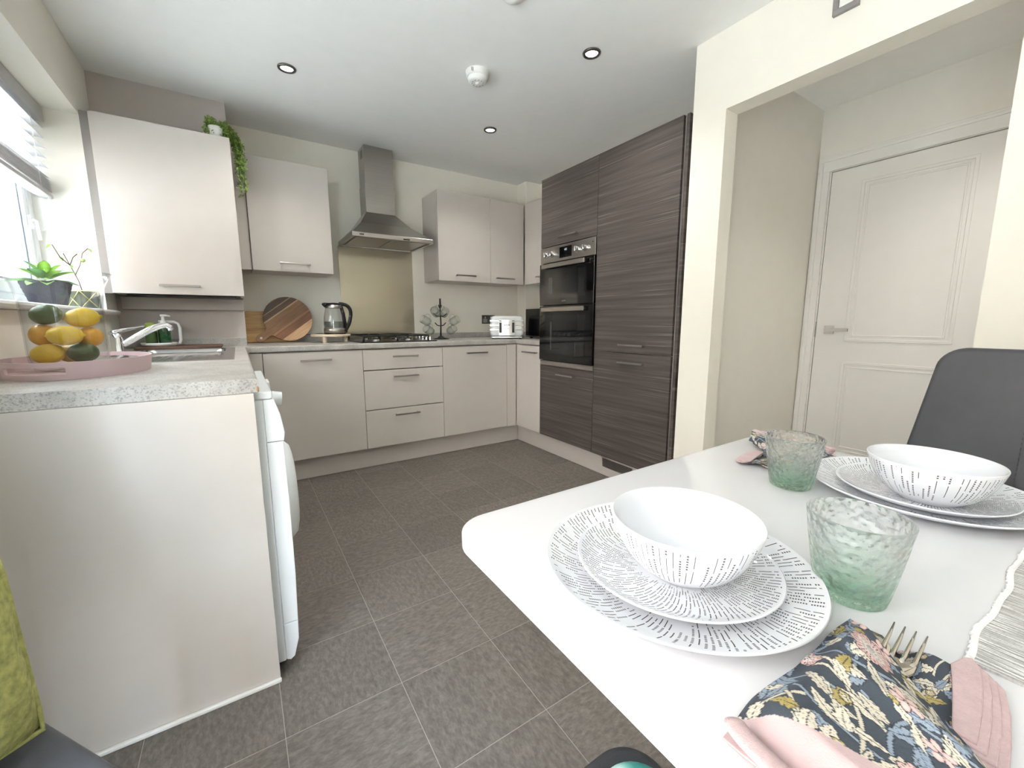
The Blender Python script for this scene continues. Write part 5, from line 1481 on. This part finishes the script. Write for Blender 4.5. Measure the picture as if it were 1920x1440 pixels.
fk2 = copy_tree(fk); fk2['label'] = 'steel fork showing from the far napkin'; rot_about_settings(fk2); fk2.location.x -= .012; fk2.location.y += .012
def spoon(label):
    t = new_root('spoon'); tag(t, label, 'spoon', 'cutlery in the napkins')
    b = BM(); n = 10
    vs2 = []
    for i in range(n + 1):
        u = i / n; rw = .0150 * math.sin(PI * min(1, .06 + .94 * u)) ** .6 if u < 1 else 0
        vs2.append([b.verts.new((-.045 * u, rw * w, .0052 - .0048 * (1 - w * w) * math.sin(PI * u) ** .6)) for w in (-1, -.6, -.2, .2, .6, 1)] )
    for a, c in zip(vs2, vs2[1:]):
        for k in range(5): b.faces.new((a[k], a[k + 1], c[k + 1], c[k])).smooth = True
    bmesh.ops.remove_doubles(b, verts=b.verts, dist=1e-6)
    bmesh.ops.solidify(b, geom=list(b.faces), thickness=.001)
    obj('bowl', b, M_cutlery, t, smooth=True)
    obj('handle', tube(BM(), [(-.042, 0, .005), (-.07, 0, .006), (-.14, 0, .004)], [.003, .0025, .0045], 8, flat=.5), M_cutlery, t, smooth=True)
    return t
sn = spoon('steel spoon tucked under the near napkin beside the fork'); sn.location = (-0.243, -2.884, TZ + .004); sn.rotation_euler = (0, 0, math.radians(4))
sn2 = copy_tree(sn); sn2['label'] = 'steel spoon tucked under the far napkin'; rot_about_settings(sn2); sn2.location.x -= .012; sn2.location.y += .012

# ------------------------------------------------------------------ ceiling fittings and wall control
def downlight(x, y, label, watts=24):
    t = thing('downlight', label, 'ceiling light', (x, y, HC - .012), 'recessed downlights')
    b = BM(); lathe(b, [(0.030, -0.001), (0.034, -0.009), (0.044, -0.0065), (0.0455, 0.0), (0.030, 0.0)], x, y, HC - .0005, 32)
    obj('bezel', b, pm('downlight_nickel', (120, 116, 110), 0.3, 1.0), t, smooth=True)
    b = BM(); lathe(b, [(0.0, -0.0035), (0.022, -0.004), (0.0305, -0.002)], x, y, HC - .0005, 24)
    obj('lamp', b, M_lamp, t, smooth=True)
    d = bpy.data.lights.new('lamp_light', 'SPOT'); d.energy = watts; d.color = (1.0, 0.95, 0.88); d.spot_size = math.radians(120); d.spot_blend = 0.8; d.shadow_soft_size = 0.03
    o = bpy.data.objects.new('lamp_light', d); COL.objects.link(o); o.parent = t; o.location = (0, 0, -0.006)
    return t
downlight(-0.381, -0.305, 'lit downlight in the ceiling nearest the window side')
downlight(0.890, -1.280, 'lit downlight in the ceiling in front of the tall dark unit')
downlight(0.887, -0.274, 'small lit downlight in the ceiling above the corner, farthest away')
downlight(-0.381, -1.28, 'downlight above the left worktop, outside the picture')
downlight(1.95, -2.75, 'unseen downlight added in the hall ceiling to brighten the hall', 32)  # unseen lamp, put in to light the hall
sa = thing('smoke_alarm', 'round white smoke alarm on the kitchen ceiling', 'smoke alarm', (0.487, -0.822, HC - .062))
def sl_(prof): return lathe(BM(), prof, 0.487, -0.822, HC - .0005, 36)
obj('base', sl_([(0.0, -.026), (0.056, -.026), (0.060, -.022), (0.062, -.004), (0.064, 0), (0, 0)]), M_whiteplastic, sa, angle=50)
hd_ = obj('sensor_head', sl_([(0.0, -.052), (0.028, -.054), (0.044, -.052), (0.050, -.046), (0.052, -.030), (0.050, -.0265), (0.0, -.0265)]), M_whiteplastic, sa, angle=50)
obj('test_button', sl_([(0, -.060), (0.008, -.060), (0.0115, -.057), (0.012, -.052), (0, -.052)]), M_whiteplastic, hd_, smooth=True)
gr = BM()
for k in range(10):
    a = 2 * PI * k / 10; box(gr, .487 + .030 * math.cos(a) - .0012, .487 + .030 * math.cos(a) + .0012, -.822 + .030 * math.sin(a) - .005, -.822 + .030 * math.sin(a) + .005, HC - .0552, HC - .0528)
tag(obj('sound_slots', gr, M_greyplastic, hd_), kind='stuff')
tb = BM()
for dx in (-.006, .006): box(tb, .487 - .0613 + .010 + dx * .6 - .001, .487 - .0613 + .010 + dx * .6 + .001, -.822 - .0405, -.822 - .0355, HC - .024, HC - .006)
obj('release_tab', tb, M_greyplastic, sa)
cs = thing('ceiling_sensor', 'pale round ceiling fitting cut off by the top edge of the picture', 'sensor', (0.352, -1.385, HC - .03))
obj('dome', lathe(BM(), [(0, -.030), (.022, -.028), (.040, -.016), (.045, 0), (0, 0)], 0.352, -1.385, HC - .0005, 28), M_whiteplastic, cs, smooth=True)
obj('collar', lathe(BM(), [(.044, -.006), (.052, -.004), (.054, 0), (.044, 0)], 0.352, -1.385, HC - .0005, 28), M_whiteplastic, cs, smooth=True)
th = thing('wall_control', 'small grey framed white square plate high on the cream wall', 'wall plate', (1.285, -2.222, 2.2))
fb = BM()
for y0, y1, z0, z1 in ((-2.262, -2.180, 2.203, 2.222), (-2.262, -2.180, 2.282, 2.300), (-2.262, -2.244, 2.222, 2.282), (-2.198, -2.180, 2.222, 2.282)):
    box(fb, 1.274, 1.2897, y0, y1, z0, z1, .001)
obj('frame', fb, pm('grey_frame', (140, 136, 134), 0.5), th)
obj('face', B(1.281, 1.2897, -2.2438, -2.1982, 2.2222, 2.2818), M_whiteplastic, th)
